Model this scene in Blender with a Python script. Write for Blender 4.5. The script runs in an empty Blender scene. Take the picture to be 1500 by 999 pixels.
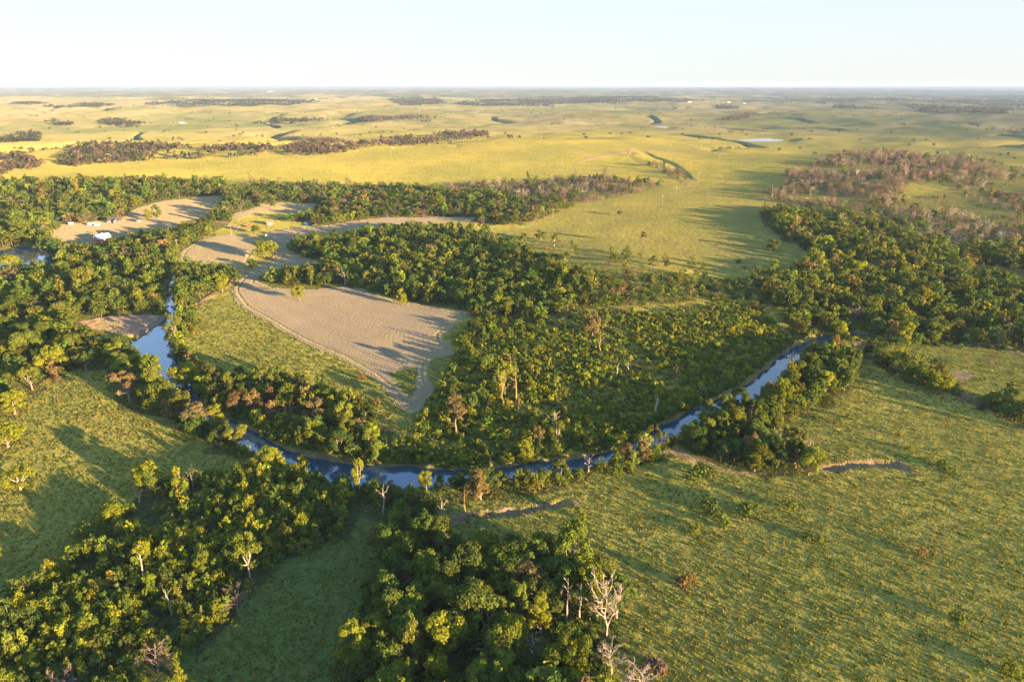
import bpy, math, random
import numpy as np
from mathutils import Vector

# ------------------------------------------------------------------ camera, sky, sun, exposure
S = bpy.context.scene
COL = S.collection
R = math.radians
CAM_H = 120.0
PITCH = R(20.62)
cam_data = bpy.data.cameras.new('camera')
cam_data.lens = 24.0
cam_data.sensor_width = 36.0
cam_data.clip_start = 1.0
cam_data.clip_end = 200000.0
cam = bpy.data.objects.new('camera', cam_data)
cam.location = (0, 0, CAM_H)
cam.rotation_euler = (R(90) - PITCH, 0, 0)
COL.objects.link(cam)
S.camera = cam

SUN_EL = R(7.6)
SUN_DIR = Vector((0.80, -0.60, 0)).normalized()          # horizontal direction towards the sun
w = bpy.data.worlds.new('World')
S.world = w
w.use_nodes = True
nt = w.node_tree
sky = nt.nodes.new('ShaderNodeTexSky')
sky.sky_type = 'NISHITA'
sky.sun_disc = False
sky.sun_elevation = SUN_EL
sky.sun_rotation = math.atan2(SUN_DIR.x, SUN_DIR.y)
sky.altitude = 300
sky.air_density = 1.0
sky.dust_density = 0.3
sky.ozone_density = 3.5
# clear blue overhead, a pale milky veil of summer haze towards the horizon
co = nt.nodes.new('ShaderNodeTexCoord')
sx = nt.nodes.new('ShaderNodeSeparateXYZ')
nt.links.new(co.outputs['Generated'], sx.inputs[0])
mr = nt.nodes.new('ShaderNodeMapRange')
nt.links.new(sx.outputs['Z'], mr.inputs[0])
mr.inputs[1].default_value = 0.09; mr.inputs[2].default_value = 0.55; mr.inputs[3].default_value = 0.95; mr.inputs[4].default_value = 0.30
gain = nt.nodes.new('ShaderNodeVectorMath')
gain.operation = 'SCALE'; gain.inputs['Scale'].default_value = 2.6
nt.links.new(sky.outputs[0], gain.inputs[0])
veil = nt.nodes.new('ShaderNodeMix')
veil.data_type = 'RGBA'
veil.inputs[7].default_value = (1.46, 1.52, 1.55, 1)
nt.links.new(mr.outputs[0], veil.inputs[0])
nt.links.new(gain.outputs[0], veil.inputs[6])
nt.links.new(veil.outputs[2], nt.nodes['Background'].inputs[0])
nt.nodes['Background'].inputs[1].default_value = 0.082

sl = bpy.data.lights.new('sun', 'SUN')
sl.energy = 5.0
sl.angle = R(0.5)
sl.color = (1.0, 0.70, 0.38)
so = bpy.data.objects.new('sun', sl)
sdir = Vector((SUN_DIR.x * math.cos(SUN_EL), SUN_DIR.y * math.cos(SUN_EL), math.sin(SUN_EL)))
so.rotation_euler = (-sdir).to_track_quat('-Z', 'Y').to_euler()
so.location = sdir * 300
COL.objects.link(so)

S.view_settings.view_transform = 'Standard'
S.view_settings.look = 'None'
S.view_settings.gamma = 1.0
S.view_settings.use_curve_mapping = False
S.view_settings.exposure = 2.75
S.render.engine = 'CYCLES'
S.cycles.max_bounces = 5
S.cycles.diffuse_bounces = 2
S.cycles.glossy_bounces = 2
S.cycles.transmission_bounces = 2
S.cycles.volume_bounces = 0
S.cycles.transparent_max_bounces = 4
S.cycles.use_denoising = True

RNG = np.random.default_rng(7)
random.seed(7)

# ------------------------------------------------------------------ small helpers
def link(o, parent=None):
    COL.objects.link(o)
    if parent is not None:
        o.parent = parent
    return o

def tag(o, label=None, cat=None, group=None, kind=None):
    if label: o['label'] = label
    if cat: o['category'] = cat
    if group: o['group'] = group
    if kind: o['kind'] = kind
    return o

def empty(name, loc, rz=0.0):
    o = bpy.data.objects.new(name, None)
    o.location = loc
    o.rotation_euler = (0, 0, rz)
    o.empty_display_size = 0.5
    return link(o)

def mesh_np(name, V, F, mats, mi=None, smooth=False, fcol=None):
    """mesh from numpy arrays: V (n,3), F (m,k) with k = 3 or 4"""
    V = np.asarray(V, np.float32); F = np.asarray(F, np.int32)
    me = bpy.data.meshes.new(name)
    k = F.shape[1]
    me.vertices.add(len(V)); me.vertices.foreach_set('co', V.ravel())
    me.loops.add(F.size); me.loops.foreach_set('vertex_index', F.ravel())
    me.polygons.add(len(F)); me.polygons.foreach_set('loop_start', np.arange(0, F.size, k, dtype=np.int32))
    if mi is not None:
        me.polygons.foreach_set('material_index', np.asarray(mi, np.int32))
    me.polygons.foreach_set('use_smooth', np.full(len(F), smooth, bool))
    for m in mats: me.materials.append(m)
    if fcol is not None:
        a = me.attributes.new('tint', 'FLOAT_COLOR', 'FACE')
        c = np.ones((len(F), 4), np.float32); c[:, :3] = fcol
        a.data.foreach_set('color', c.ravel())
    me.update(calc_edges=True)
    return me

def smooth01(e0, e1, x):
    t = np.clip((x - e0) / (e1 - e0), 0, 1)
    return t * t * (3 - 2 * t)

def _hash(ix, iy, seed):
    h = (ix.astype(np.int64) * 374761393 + iy.astype(np.int64) * 668265263 + seed * 974634777) & 0xffffffff
    h = ((h ^ (h >> 13)) * 1274126177) & 0xffffffff
    h = h ^ (h >> 16)
    return (h & 0xffff) / 65535.0

def vnoise(x, y, seed=0):
    x = np.asarray(x, float); y = np.asarray(y, float)
    ix = np.floor(x); iy = np.floor(y)
    fx = x - ix; fy = y - iy
    ux = fx * fx * fx * (fx * (fx * 6 - 15) + 10); uy = fy * fy * fy * (fy * (fy * 6 - 15) + 10)
    a = _hash(ix, iy, seed); b = _hash(ix + 1, iy, seed); c = _hash(ix, iy + 1, seed); d = _hash(ix + 1, iy + 1, seed)
    return (a + (b - a) * ux) * (1 - uy) + (c + (d - c) * ux) * uy

def fbm(x, y, seed=0, o=4):
    s = 0; a = 0.5; n = 0
    for i in range(o):
        s = s + a * vnoise(x * 2 ** i, y * 2 ** i, seed + i * 17); n += a; a *= 0.5
    return s / n

def inpoly(px, py, poly):
    px = np.asarray(px, float); py = np.asarray(py, float)
    P = np.asarray(poly, float)
    out = np.zeros(px.shape, bool)
    lo = P.min(0); hi = P.max(0)
    sel = np.nonzero((px >= lo[0]) & (px <= hi[0]) & (py >= lo[1]) & (py <= hi[1]))[0]
    if not len(sel): return out
    x = px[sel]; y = py[sel]; r = np.zeros(len(sel), bool)
    j = len(P) - 1
    for i in range(len(P)):
        xi, yi = P[i]; xj, yj = P[j]
        if yi != yj:
            c = ((yi > y) != (yj > y)) & (x < (xj - xi) * (y - yi) / (yj - yi) + xi)
            r ^= c
        j = i
    out[sel] = r
    return out

def dist_poly(x, y, pts, closed=False):
    """distance to a polyline, index position along it (in points)"""
    P = np.asarray(pts, float)
    if closed: P = np.vstack([P, P[:1]])
    best = np.full(np.shape(x), 1e9); where = np.zeros(np.shape(x))
    for i in range(len(P) - 1):
        a = P[i, :2]; d = P[i + 1, :2] - a
        L = d @ d + 1e-9
        t = np.clip(((x - a[0]) * d[0] + (y - a[1]) * d[1]) / L, 0, 1)
        q = np.hypot(x - a[0] - t * d[0], y - a[1] - t * d[1])
        m = q < best
        best = np.where(m, q, best); where = np.where(m, i + t, where)
    return best, where

# ------------------------------------------------------------------ photo pixels (1500 x 999) <-> places on the land
SP, CP = math.sin(PITCH), math.cos(PITCH)
def rays(px, py):
    u = (np.asarray(px, float) - 750) / 1000; v = (np.asarray(py, float) - 499.5) / 1000
    return u, CP - v * SP, -(SP + v * CP)
def proj(x, y, z):
    dz = CAM_H - z
    f = y * CP + dz * SP
    f = np.where(f < 1e-3, 1e-3, f)
    return 750 + 1000 * x / f, 499.5 + 1000 * (dz * CP - y * SP) / f, f
def flat(px, py, z=0.0):
    u, f, d = rays(px, py)
    t = (z - CAM_H) / d
    return u * t, f * t

# river centre line: photo position of the water, width in metres
RIVER_PX = [(262, 392, 4), (252, 415, 5), (246, 440, 6), (258, 462, 9), (240, 482, 13), (218, 505, 20), (236, 530, 13), (255, 553, 12),
            (268, 580, 10), (290, 605, 9), (330, 622, 9), (358, 640, 9), (385, 658, 9), (425, 672, 9.5), (470, 684, 11),
            (530, 698, 13.5), (600, 700, 14), (660, 700, 9.5), (735, 695, 9), (800, 686, 9), (860, 678, 9.5), (920, 664, 9), (965, 640, 9),
            (1000, 622, 9.5), (1045, 600, 10), (1095, 575, 10), (1122, 558, 11), (1150, 530, 9), (1172, 513, 9), (1205, 499, 10), (1245, 492, 10), (1290, 496, 7),
            (1350, 503, 5), (1420, 508, 5), (1520, 516, 5), (1640, 520, 5)]
WATER_Z = -2.0
RIVER = np.array([[*flat(a, b, WATER_Z), c] for a, b, c in RIVER_PX])
def smooth_line(P, n=6):
    out = []
    for i in range(len(P) - 1):
        p0 = P[max(i - 1, 0)]; p1 = P[i]; p2 = P[i + 1]; p3 = P[min(i + 2, len(P) - 1)]
        for k in range(n):
            t = k / n
            out.append(0.5 * ((2 * p1) + (-p0 + p2) * t + (2 * p0 - 5 * p1 + 4 * p2 - p3) * t * t + (-p0 + 3 * p1 - 3 * p2 + p3) * t ** 3))
    out.append(P[-1])
    return np.array(out)
RIVER = smooth_line(RIVER, 3)
# side creek (lower right) and washed-out gullies in the pasture: depth, width
CREEKS = [(np.array([flat(a, b) for a, b in [(1255, 500), (1275, 520), (1310, 540), (1350, 552), (1395, 572), (1425, 588), (1470, 600), (1530, 612), (1620, 625)]]), 2.2, 5.0),
          (np.array([flat(a, b) for a, b in [(1196, 684), (1218, 686), (1245, 681), (1285, 679), (1312, 681), (1335, 692)]]), 1.5, 3.6),
          (np.array([flat(a, b) for a, b in [(700, 752), (730, 752), (765, 749), (800, 741), (842, 736)]]), 1.5, 2.6),
          (np.array([flat(a, b, 6.0) for a, b in [(925, 224), (955, 236), (983, 245), (1000, 256), (1012, 266)]]), 1.4, 15.0),
          (np.array([flat(a, b) for a, b in [(555, 712), (568, 735), (600, 752), (640, 765), (668, 760), (700, 752)]]), 1.8, 3.2)]

def gauss(x, y, cx, cy, sx, sy, rot=0.0):
    c, s = math.cos(rot), math.sin(rot)
    dx = (x - cx) * c + (y - cy) * s; dy = -(x - cx) * s + (y - cy) * c
    return np.exp(-0.5 * ((dx / sx) ** 2 + (dy / sy) ** 2))

def draw_amt(x, y):
    """branching dry valleys of the plains: 1 along their beds"""
    n = fbm(x / 1500 + 7.7 + 0.35 * vnoise(x / 500, y / 500, 67), y / 1100 + 2.2, 66, 3)
    m = fbm(x / 620 + 1.7 + 0.3 * vnoise(x / 210, y / 210, 167), y / 430 + 9.2, 166, 2)
    return np.maximum(np.clip(1 - np.abs(n - 0.5) / 0.07, 0, 1) ** 2, 0.62 * np.clip(1 - np.abs(m - 0.5) / 0.05, 0, 1) ** 2)
def H0(x, y):
    """lie of the land without the river"""
    x = np.asarray(x, float); y = np.asarray(y, float)
    D = np.hypot(x, y)
    h = (fbm(x / 70, y / 70, 3, 3) - 0.5) * 1.6 * (1 - smooth01(900, 1500, D))
    h = h + 9.0 * gauss(x, y, 75, 405, 62, 62)                       # scrubby hill above the river
    h = h + 6.0 * gauss(x, y, 160, 640, 150, 130)                    # pasture behind it
    h = h + 17.0 * gauss(x, y, 520, 1010, 190, 130) + 8 * gauss(x, y, 470, 800, 110, 60)   # brown hill
    # long grassy ridge with a valley behind
    cy = 1230 + 0.12 * (x + 600)
    ridge = np.exp(-0.5 * ((y - cy) / 190) ** 2) * smooth01(620, 120, x)
    h = h + ridge * (9 + 13 * smooth01(-800, 200, x))
    far = smooth01(1300, 3200, D)
    h = h + far * ((fbm(x / 900 + 3.1, y / 620 + 1.7, 11, 3) - 0.5) * 52)
    h = h + smooth01(900, 1600, D) * (1 - smooth01(6000, 12000, D)) * (fbm(x / 260, y / 240, 23, 4) - 0.5) * 26
    h = h - smooth01(1150, 1700, D) * (1 - smooth01(7000, 11000, D)) * 22 * draw_amt(x, y)
    h = h + smooth01(5000, 14000, D) * ((fbm(x / 5200, y / 3400, 31, 3) - 0.42) * 80)
    return h

def at(px, py, zo=0.0):
    """where the ray through a photo pixel meets the land (zo metres above it)"""
    px = np.atleast_1d(np.asarray(px, float)); py = np.atleast_1d(np.asarray(py, float))
    u, f, d = rays(px, py)
    d = np.minimum(d, -0.0015)
    T = np.geomspace(90, 60000, 420)
    X = u[:, None] * T; Y = f[:, None] * T; Z = CAM_H + d[:, None] * T
    G = Z - H0(X, Y) - zo
    hit = G < 0
    i = np.where(hit.any(1), hit.argmax(1), len(T) - 1)
    i = np.maximum(i, 1)
    r = np.arange(len(px))
    g0 = G[r, i - 1]; g1 = G[r, i]
    k = np.clip(g0 / (g0 - g1 + 1e-9), 0, 1)
    t = T[i - 1] + (T[i] - T[i - 1]) * k
    return u * t, f * t

# ponds (photo outline of the water)
PONDS_PX = {
    'pond_left': [(-60, 392), (-30, 372), (0, 366), (22, 361), (62, 359), (69, 368), (76, 378), (83, 383), (62, 385), (25, 390)],
    'pond_small': [(441, 327), (447, 325.3), (458, 326), (460, 328.8), (451, 330), (442, 329.4)],
    'pond_far': [(1078, 206), (1098, 204.2), (1125, 202.6), (1150, 204.4), (1143, 207.6), (1122, 209), (1098, 208)],
    'pond_farther': [(955, 186.5), (968, 185.9), (982, 186.1), (976, 186.8), (962, 187.0)],
}
PONDS = {}
for k, pl in PONDS_PX.items():
    a = np.array(pl); X, Y = at(a[:, 0], a[:, 1])
    lvl = float(np.median(H0(X, Y))) - (0.4 if k == 'pond_left' else 0.2)
    PONDS[k] = (np.stack([X, Y], 1), lvl)

def H(x, y):
    x = np.asarray(x, float); y = np.asarray(y, float)
    h = H0(x, y)
    near = np.nonzero((np.hypot(x, y) < 1350))[0] if x.ndim else None
    if x.ndim == 0:
        return float(H(np.array([x]), np.array([y]))[0])
    if len(near):
        xs = x[near]; ys = y[near]; hs = h[near]
        d, k = dist_poly(xs, ys, RIVER)
        wd = np.interp(k, np.arange(len(RIVER)), RIVER[:, 2]) * 0.5
        wob = (vnoise(xs / 7, ys / 7, 5) - 0.5) * 3.0 + 0.8
        d = np.maximum(d + wob, 0)
        hs = hs * smooth01(wd + 2, wd + 30, d)
        hs = hs - 3.0 * (1 - smooth01(wd - 1.2, wd + 3.2, d))
        for pts, dep, wid in CREEKS:
            lo = pts.min(0) - 30; hi = pts.max(0) + 30
            s = np.nonzero((xs > lo[0]) & (xs < hi[0]) & (ys > lo[1]) & (ys < hi[1]))[0]
            if len(s):
                dd, kk = dist_poly(xs[s], ys[s], pts)
                end = smooth01(0, 0.8, kk) * smooth01(0, 0.8, len(pts) - 1 - kk)
                dd = dd + (vnoise(xs[s] / 4, ys[s] / 4, 9) - 0.5) * 2.0
                hs[s] = hs[s] - dep * end * (1 - smooth01(wid * 0.35, wid * 0.62, dd))
        h = h.copy(); h[near] = hs
    for k, (pts, lvl) in PONDS.items():
        ext = 12 if k == 'pond_left' else (5 if k == 'pond_small' else 45)
        lo = pts.min(0) - ext; hi = pts.max(0) + ext
        s = np.nonzero((x > lo[0]) & (x < hi[0]) & (y > lo[1]) & (y < hi[1]))[0]
        if len(s):
            ins = inpoly(x[s], y[s], pts)
            dd, _ = dist_poly(x[s], y[s], pts, True)
            dd = np.where(ins, 0, dd)
            t = smooth01(0, ext, dd)
            h = h.copy()
            h[s] = np.where(ins, lvl - 0.9, (lvl + 0.25) * (1 - t) + h[s] * t)
    return h

# ------------------------------------------------------------------ outlines read off the photo
FIELDS_PX = {
    'big': [(340, 432), (353, 450), (393, 473), (440, 500), (500, 527), (540, 550), (560, 567), (580, 590), (597, 608), (613, 603), (622, 592),
            (634, 580), (637, 572), (630, 558), (628, 540), (632, 528), (643, 522), (664, 522), (670, 514), (652, 500), (649, 490), (673, 473), (692, 460),
            (680, 455), (633, 448), (597, 443), (577, 440), (533, 424), (500, 420), (450, 424), (400, 421), (378, 413), (382, 404), (410, 392),
            (440, 387), (470, 388), (474, 384), (450, 378), (428, 372), (418, 362), (424, 352), (445, 344), (470, 342), (515, 336), (560, 330), (620, 327),
            (690, 325), (700, 319), (640, 318), (560, 319), (520, 323), (480, 330), (430, 334), (398, 338), (384, 343), (392, 354), (405, 365), (408, 374),
            (395, 385), (360, 400), (346, 412), (338, 424)],
    'house': [(66, 333), (95, 328), (130, 325), (180, 318), (200, 304), (240, 294), (300, 288), (329, 287), (325, 300), (306, 311), (302, 319), (262, 325), (270, 330),
              (232, 338), (195, 342), (160, 351), (135, 358), (85, 353), (70, 345)],
    'middle': [(258, 382), (265, 368), (285, 355), (310, 346), (345, 342), (375, 348), (395, 356), (401, 362), (372, 374), (366, 386), (352, 396), (335, 393), (320, 385), (300, 388), (280, 384)],
    'oak': [(332, 316), (362, 308), (386, 298), (410, 297), (450, 298), (472, 300), (450, 308), (436, 314), (402, 312), (370, 316), (345, 323)],
}
HOLE_PX = [(568, 547), (590, 541), (611, 537), (610, 567), (600, 583), (583, 563)]
ROADS_PX = [[(290, 449), (298, 440), (310, 432), (330, 422), (340, 414), (344, 406), (358, 396), (378, 388), (398, 378), (406, 371), (404, 362), (388, 354), (370, 346), (354, 340), (346, 336), (349, 332), (362, 328)],
            [(346, 336), (338, 328), (320, 325), (300, 324), (262, 327), (230, 327), (205, 325), (180, 323)]]
FAR_TRACKS = [[(695, 166), (708, 160), (735, 157), (765, 154)], [(966, 158), (985, 154.5), (1010, 152)], [(280, 206), (330, 199), (370, 194), (440, 199), (520, 206)], [(1190, 202), (1290, 199), (1400, 200), (1520, 204)],
              [(850, 236), (900, 226), (960, 222), (1060, 226)], [(560, 180), (640, 186), (720, 184)]]
BAR_PX = [(112, 470), (165, 462), (240, 462), (244, 470), (236, 480), (212, 487), (185, 493), (165, 487), (130, 480)]
DIRT_PX = [[(925, 672), (985, 655), (1015, 668), (1080, 690), (1150, 693), (1240, 678), (1330, 673), (1300, 682), (1200, 690), (1080, 696), (1010, 678), (980, 663), (930, 683)],
           [(1390, 545), (1410, 540), (1430, 552), (1405, 560)],
           [(1390, 356), (1360, 352), (1350, 358), (1378, 360)],
           [(1128, 505), (1165, 488), (1172, 500), (1150, 525), (1135, 535)],
           [(720, 742), (760, 746), (800, 738), (840, 733), (800, 744), (740, 750)],
           [(1475, 513), (1500, 511), (1500, 518), (1480, 518)],
           [(120, 468), (170, 470), (190, 486), (150, 484)]]
DRY_PX = [[(640, 455), (760, 440), (900, 455), (1030, 440), (1060, 455), (930, 485), (830, 490)],
          [(830, 300), (1000, 262), (1130, 285), (1110, 330), (1160, 360), (1090, 400), (900, 400), (720, 350)],
          [(500, 640), (540, 560), (570, 600), (570, 640)]]
FLOOR_EXTRA = []

def to_map(pl, zo=0.0, dens=True):
    a = np.array(pl, float)
    X, Y = at(a[:, 0], a[:, 1], zo)
    return np.stack([X, Y], 1)
FIELDS = {k: to_map(v) for k, v in FIELDS_PX.items()}
HOLE = to_map(HOLE_PX)
ROADS = [smooth_line(to_map(r), 3) for r in ROADS_PX]
BAR = to_map(BAR_PX)
DIRTS = [to_map(v) for v in DIRT_PX]
DRYS = [to_map(v) for v in DRY_PX]

# tree cover: name -> (photo outline, words for it)
WOODS = {
    'farm': ([(-40, 262), (60, 268), (110, 264), (170, 267), (230, 264), (330, 268), (350, 290), (335, 318), (300, 345), (262, 370), (258, 385), (300, 390), (345, 393), (338, 412), (300, 432),
              (285, 445), (262, 450), (246, 466), (236, 460), (170, 460), (112, 470), (105, 478), (130, 486), (185, 500), (192, 520), (165, 540), (100, 532), (50, 560), (15, 580), (-40, 600)], 'the barn wood'),
    'leftbank': ([(165, 522), (200, 510), (232, 520), (252, 555), (270, 600), (330, 625), (352, 650), (340, 655), (300, 640), (262, 620), (215, 592), (172, 576)], 'the left riverside belt'),
    'rightbank': ([(246, 466), (275, 452), (290, 470), (276, 492), (262, 506), (300, 530), (335, 545), (390, 556), (440, 552), (490, 572), (530, 590), (560, 635), (575, 655), (562, 668), (520, 662), (440, 645),
                   (370, 606), (310, 598), (276, 568), (255, 535), (245, 500)], 'the hayfield grove'),
    'centre': ([(372, 398), (400, 388), (440, 389), (476, 388), (472, 378), (425, 362), (418, 345), (450, 342), (490, 348), (540, 336), (600, 326), (660, 336), (720, 345), (760, 365), (800, 380), (830, 395), (860, 405), (880, 430),
                (845, 448), (780, 458), (740, 458), (695, 455), (640, 447), (600, 441), (540, 421), (490, 416), (440, 424), (380, 418)], 'the upper hayfield wood'),
    'creek': ([(330, 270), (420, 271), (540, 274), (600, 272), (700, 282), (780, 288), (840, 296), (800, 312), (760, 325), (700, 322), (640, 316), (560, 316), (520, 322), (470, 330), (440, 322), (410, 316), (440, 308), (475, 300), (450, 296), (400, 295),
               (370, 304), (345, 310), (335, 304), (330, 288)], 'the ridge creek wood'),
    'right': ([(1115, 312), (1150, 302), (1250, 314), (1300, 332), (1370, 352), (1400, 365), (1500, 352), (1560, 350), (1560, 518), (1500, 505), (1420, 498), (1330, 494), (1290, 488), (1262, 478), (1220, 470), (1160, 478), (1135, 440), (1090, 412), (1110, 395),
               (1150, 398), (1195, 368), (1130, 335)], 'the river bend wood'),
    'sidecreek': ([(1262, 498), (1300, 500), (1335, 522), (1390, 545), (1410, 575), (1440, 585), (1480, 572), (1560, 590), (1560, 640), (1480, 606), (1400, 568), (1330, 552), (1285, 524)], 'the side creek trees'),
    'bend': ([(1000, 634), (1035, 606), (1065, 594), (1090, 592), (1130, 570), (1165, 540), (1180, 515), (1215, 505), (1252, 508), (1262, 530), (1245, 556), (1205, 582), (1160, 602), (1120, 612), (1085, 614), (1125, 618), (1172, 640), (1204, 672), (1180, 684), (1110, 682),
              (1050, 668), (1015, 652)], 'the pasture riverbank trees'),
    'nearbank': ([(660, 688), (740, 680), (830, 690), (890, 670), (985, 640), (995, 652), (890, 690), (800, 712), (720, 722), (660, 715)], 'the near bank trees'),
    'bankrow': ([(885, 645), (930, 634), (975, 626), (984, 645), (940, 664), (893, 674)], 'the bank tree row'),
    'bottom': ([(560, 792), (600, 775), (640, 805), (700, 808), (760, 798), (850, 808), (896, 842), (905, 880), (910, 960), (960, 1180), (470, 1180), (515, 940), (522, 880), (556, 830)], 'the bottom centre wood'),
    'creekend': ([(520, 698), (560, 712), (612, 716), (640, 735), (652, 752), (600, 758), (556, 752), (530, 732)], 'the shady creek mouth'),
}
THICKET_PX = [(-30, 905), (60, 845), (120, 790), (160, 745), (215, 708), (300, 694), (345, 690), (380, 680), (450, 686), (500, 700), (548, 715), (530, 755), (490, 795), (440, 805), (400, 825), (360, 885), (310, 925), (280, 955), (230, 1120), (-60, 1120)]
SLOPE_PX = [(600, 625), (640, 570), (662, 525), (668, 490), (700, 466), (760, 452), (880, 455), (940, 455), (990, 475), (1060, 445), (1110, 450), (1150, 485), (1128, 520), (1060, 572), (1000, 605), (950, 620), (880, 640), (820, 655), (740, 668), (660, 674), (600, 668), (568, 655)]
UPSLOPE_PX = [(830, 400), (920, 405), (1010, 400), (1090, 412), (1130, 440), (1110, 450), (1040, 440), (960, 445), (880, 450), (850, 445), (880, 430)]
BARE_PX = {
    'hill': ([(1145, 252), (1200, 236), (1240, 224), (1330, 222), (1372, 236), (1388, 256), (1350, 268), (1332, 262), (1320, 282), (1300, 302), (1240, 306), (1190, 300), (1130, 290), (1116, 280), (1160, 268)], 7.0, 1.0),
    'hillright': ([(1370, 232), (1450, 238), (1465, 262), (1430, 272), (1385, 262)], 9.0, 0.75),
    'saddle': ([(1110, 304), (1190, 302), (1300, 308), (1380, 315), (1360, 330), (1290, 325), (1200, 312), (1120, 316)], 9.0, 0.8),
    'hillfoot': ([(1330, 300), (1420, 318), (1480, 330), (1560, 335), (1560, 395), (1480, 390), (1400, 372), (1370, 350), (1340, 335)], 9.0, 0.75),
    'hillslope': ([(1290, 296), (1400, 270), (1560, 268), (1560, 345), (1470, 345), (1380, 325), (1300, 318)], 10.0, 0.20),
    'hillside': ([(1330, 232), (1400, 222), (1470, 236), (1560, 262), (1560, 275), (1440, 276), (1380, 270)], 10.0, 0.30),
    'shade': ([(1440, 285), (1560, 275), (1560, 312), (1470, 305)], 9.0, 0.8),
    'creektop': ([(560, 268), (640, 270), (720, 268), (800, 262), (880, 258), (940, 262), (975, 268), (930, 280), (860, 293), (800, 300), (700, 285), (620, 276), (540, 276)], 7.5, 0.9),
    'draw': ([(918, 222), (950, 233), (978, 241), (998, 250), (1012, 264), (1002, 270), (985, 258), (960, 245), (930, 234)], 6.5, 0.5),
    'ridgetop': ([(150, 262), (260, 261), (330, 264), (420, 264), (560, 270), (560, 276), (400, 272), (330, 270), (200, 268)], 9.0, 0.55),
}
FAR_PX = [  # photo outline, brown share, spacing
    ([(-30, 232), (20, 225), (50, 232), (70, 240), (0, 256), (-30, 256)], 0.8, 11),
    ([(85, 236), (110, 215), (160, 210), (240, 212), (300, 214), (360, 211), (400, 214), (395, 224), (340, 230), (240, 232), (160, 238), (100, 243)], 0.45, 12),
    ([(400, 219), (440, 208), (500, 206), (530, 212), (520, 220), (470, 226), (430, 226)], 0.85, 11),
    ([(520, 206), (580, 200), (640, 196), (715, 195), (715, 199), (640, 206), (600, 212), (530, 215)], 0.85, 12),
    ([(-30, 202), (20, 197), (45, 195), (60, 197), (55, 206), (0, 208), (-30, 208)], 0.2, 14),
    ([(60, 180), (80, 176), (108, 181), (100, 184), (70, 184)], 0.2, 15),
    ([(140, 176), (175, 174), (215, 181), (205, 186), (165, 186)], 0.2, 15),
    ([(210, 152), (230, 148.6), (300, 146.6), (420, 146), (468, 150), (430, 153.6), (330, 155), (260, 156)], 0.1, 22),
    ([(62, 157), (110, 153), (170, 153), (150, 158), (100, 159)], 0.1, 22),
    ([(15, 151), (40, 149), (75, 151), (60, 153), (30, 153)], 0.1, 24),
    ([(566, 146), (590, 142.5), (620, 144), (655, 151), (600, 154), (578, 153)], 0.2, 20),
    ([(664, 152), (700, 148), (760, 144), (860, 143), (980, 144), (1040, 147.5), (960, 150), (840, 151.5), (745, 155), (690, 155)], 0.1, 22),
    ([(520, 176), (570, 171), (610, 170), (640, 173), (632, 179), (590, 177), (540, 178)], 0.9, 14),
    ([(365, 181), (400, 176), (450, 173), (480, 176), (440, 180), (380, 183)], 0.2, 16),
    ([(1058, 175), (1085, 167), (1108, 168), (1092, 174), (1064, 178)], 0.9, 14),
    ([(1048, 157), (1055, 153), (1085, 156), (1082, 160), (1050, 160)], 0.1, 18),
    ([(1215, 157), (1240, 156), (1285, 158), (1285, 160), (1220, 159.5)], 0.2, 22),
    ([(1310, 156), (1330, 154), (1372, 154.5), (1440, 158), (1480, 161), (1470, 168), (1400, 165), (1340, 162)], 0.1, 18),
    ([(1395, 150), (1480, 153), (1560, 156), (1560, 164), (1480, 163), (1440, 156)], 0.1, 24),
    ([(1180, 147), (1260, 143), (1300, 145), (1380, 145), (1480, 146), (1560, 146), (1560, 152), (1480, 150), (1340, 149), (1250, 148)], 0.05, 34),
]
# open places the photo shows: no loose tree may stand in front of them
OPEN_PX = list(FIELDS_PX.values()) + [HOLE_PX, BAR_PX] + [PONDS_PX['pond_left'], PONDS_PX['pond_small']] + [
    [(110, 548), (165, 545), (215, 595), (262, 625), (300, 655), (345, 685), (300, 688), (215, 690), (160, 735), (110, 788), (50, 845), (-20, 865), (-20, 620), (50, 577)],
    [(290, 478), (345, 442), (400, 482), (500, 532), (560, 572), (588, 605), (560, 595), (520, 565), (450, 545), (380, 540), (335, 530), (290, 508)],
    [(510, 745), (540, 722), (552, 760), (552, 800), (528, 860), (513, 930), (518, 1040), (262, 1040), (300, 950), (370, 892), (410, 838), (490, 808)],
    [(185, 497), (215, 487), (240, 480), (246, 505), (252, 545), (240, 530), (215, 520), (190, 515)],
    [(350, 640), (365, 640), (420, 668), (490, 680), (640, 684), (640, 702), (540, 706), (440, 684), (372, 655)],
    [(1000, 616), (1050, 596), (1056, 600), (1004, 622)], [(1097, 562), (1140, 536), (1146, 543), (1104, 574)],
    [(1285, 505), (1400, 515), (1500, 520), (1560, 540), (1560, 568), (1480, 560), (1400, 530), (1340, 515)],
    [(1420, 388), (1500, 396), (1560, 402), (1560, 410), (1490, 408), (1425, 396)],
]
ROAD_BUF = ROADS_PX
def blocked(x, y, z, h):
    """does a tree of height h at x, y, z hide an open place?"""
    bad = np.zeros(len(x), bool)
    for f in (0.0, 0.35, 0.7):
        px, py, _ = proj(x, y, z + h * f)
        for p in OPEN_PX: bad |= inpoly(px, py, p)
        for r in ROAD_BUF:
            d, _ = dist_poly(px, py, np.array(r, float)); bad |= d < 2.0
    return bad

# ------------------------------------------------------------------ materials
def new_mat(name):
    m = bpy.data.materials.new(name)
    m.use_nodes = True
    n = m.node_tree
    n.nodes.clear()
    out = n.nodes.new('ShaderNodeOutputMaterial')
    return m, n, out

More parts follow.
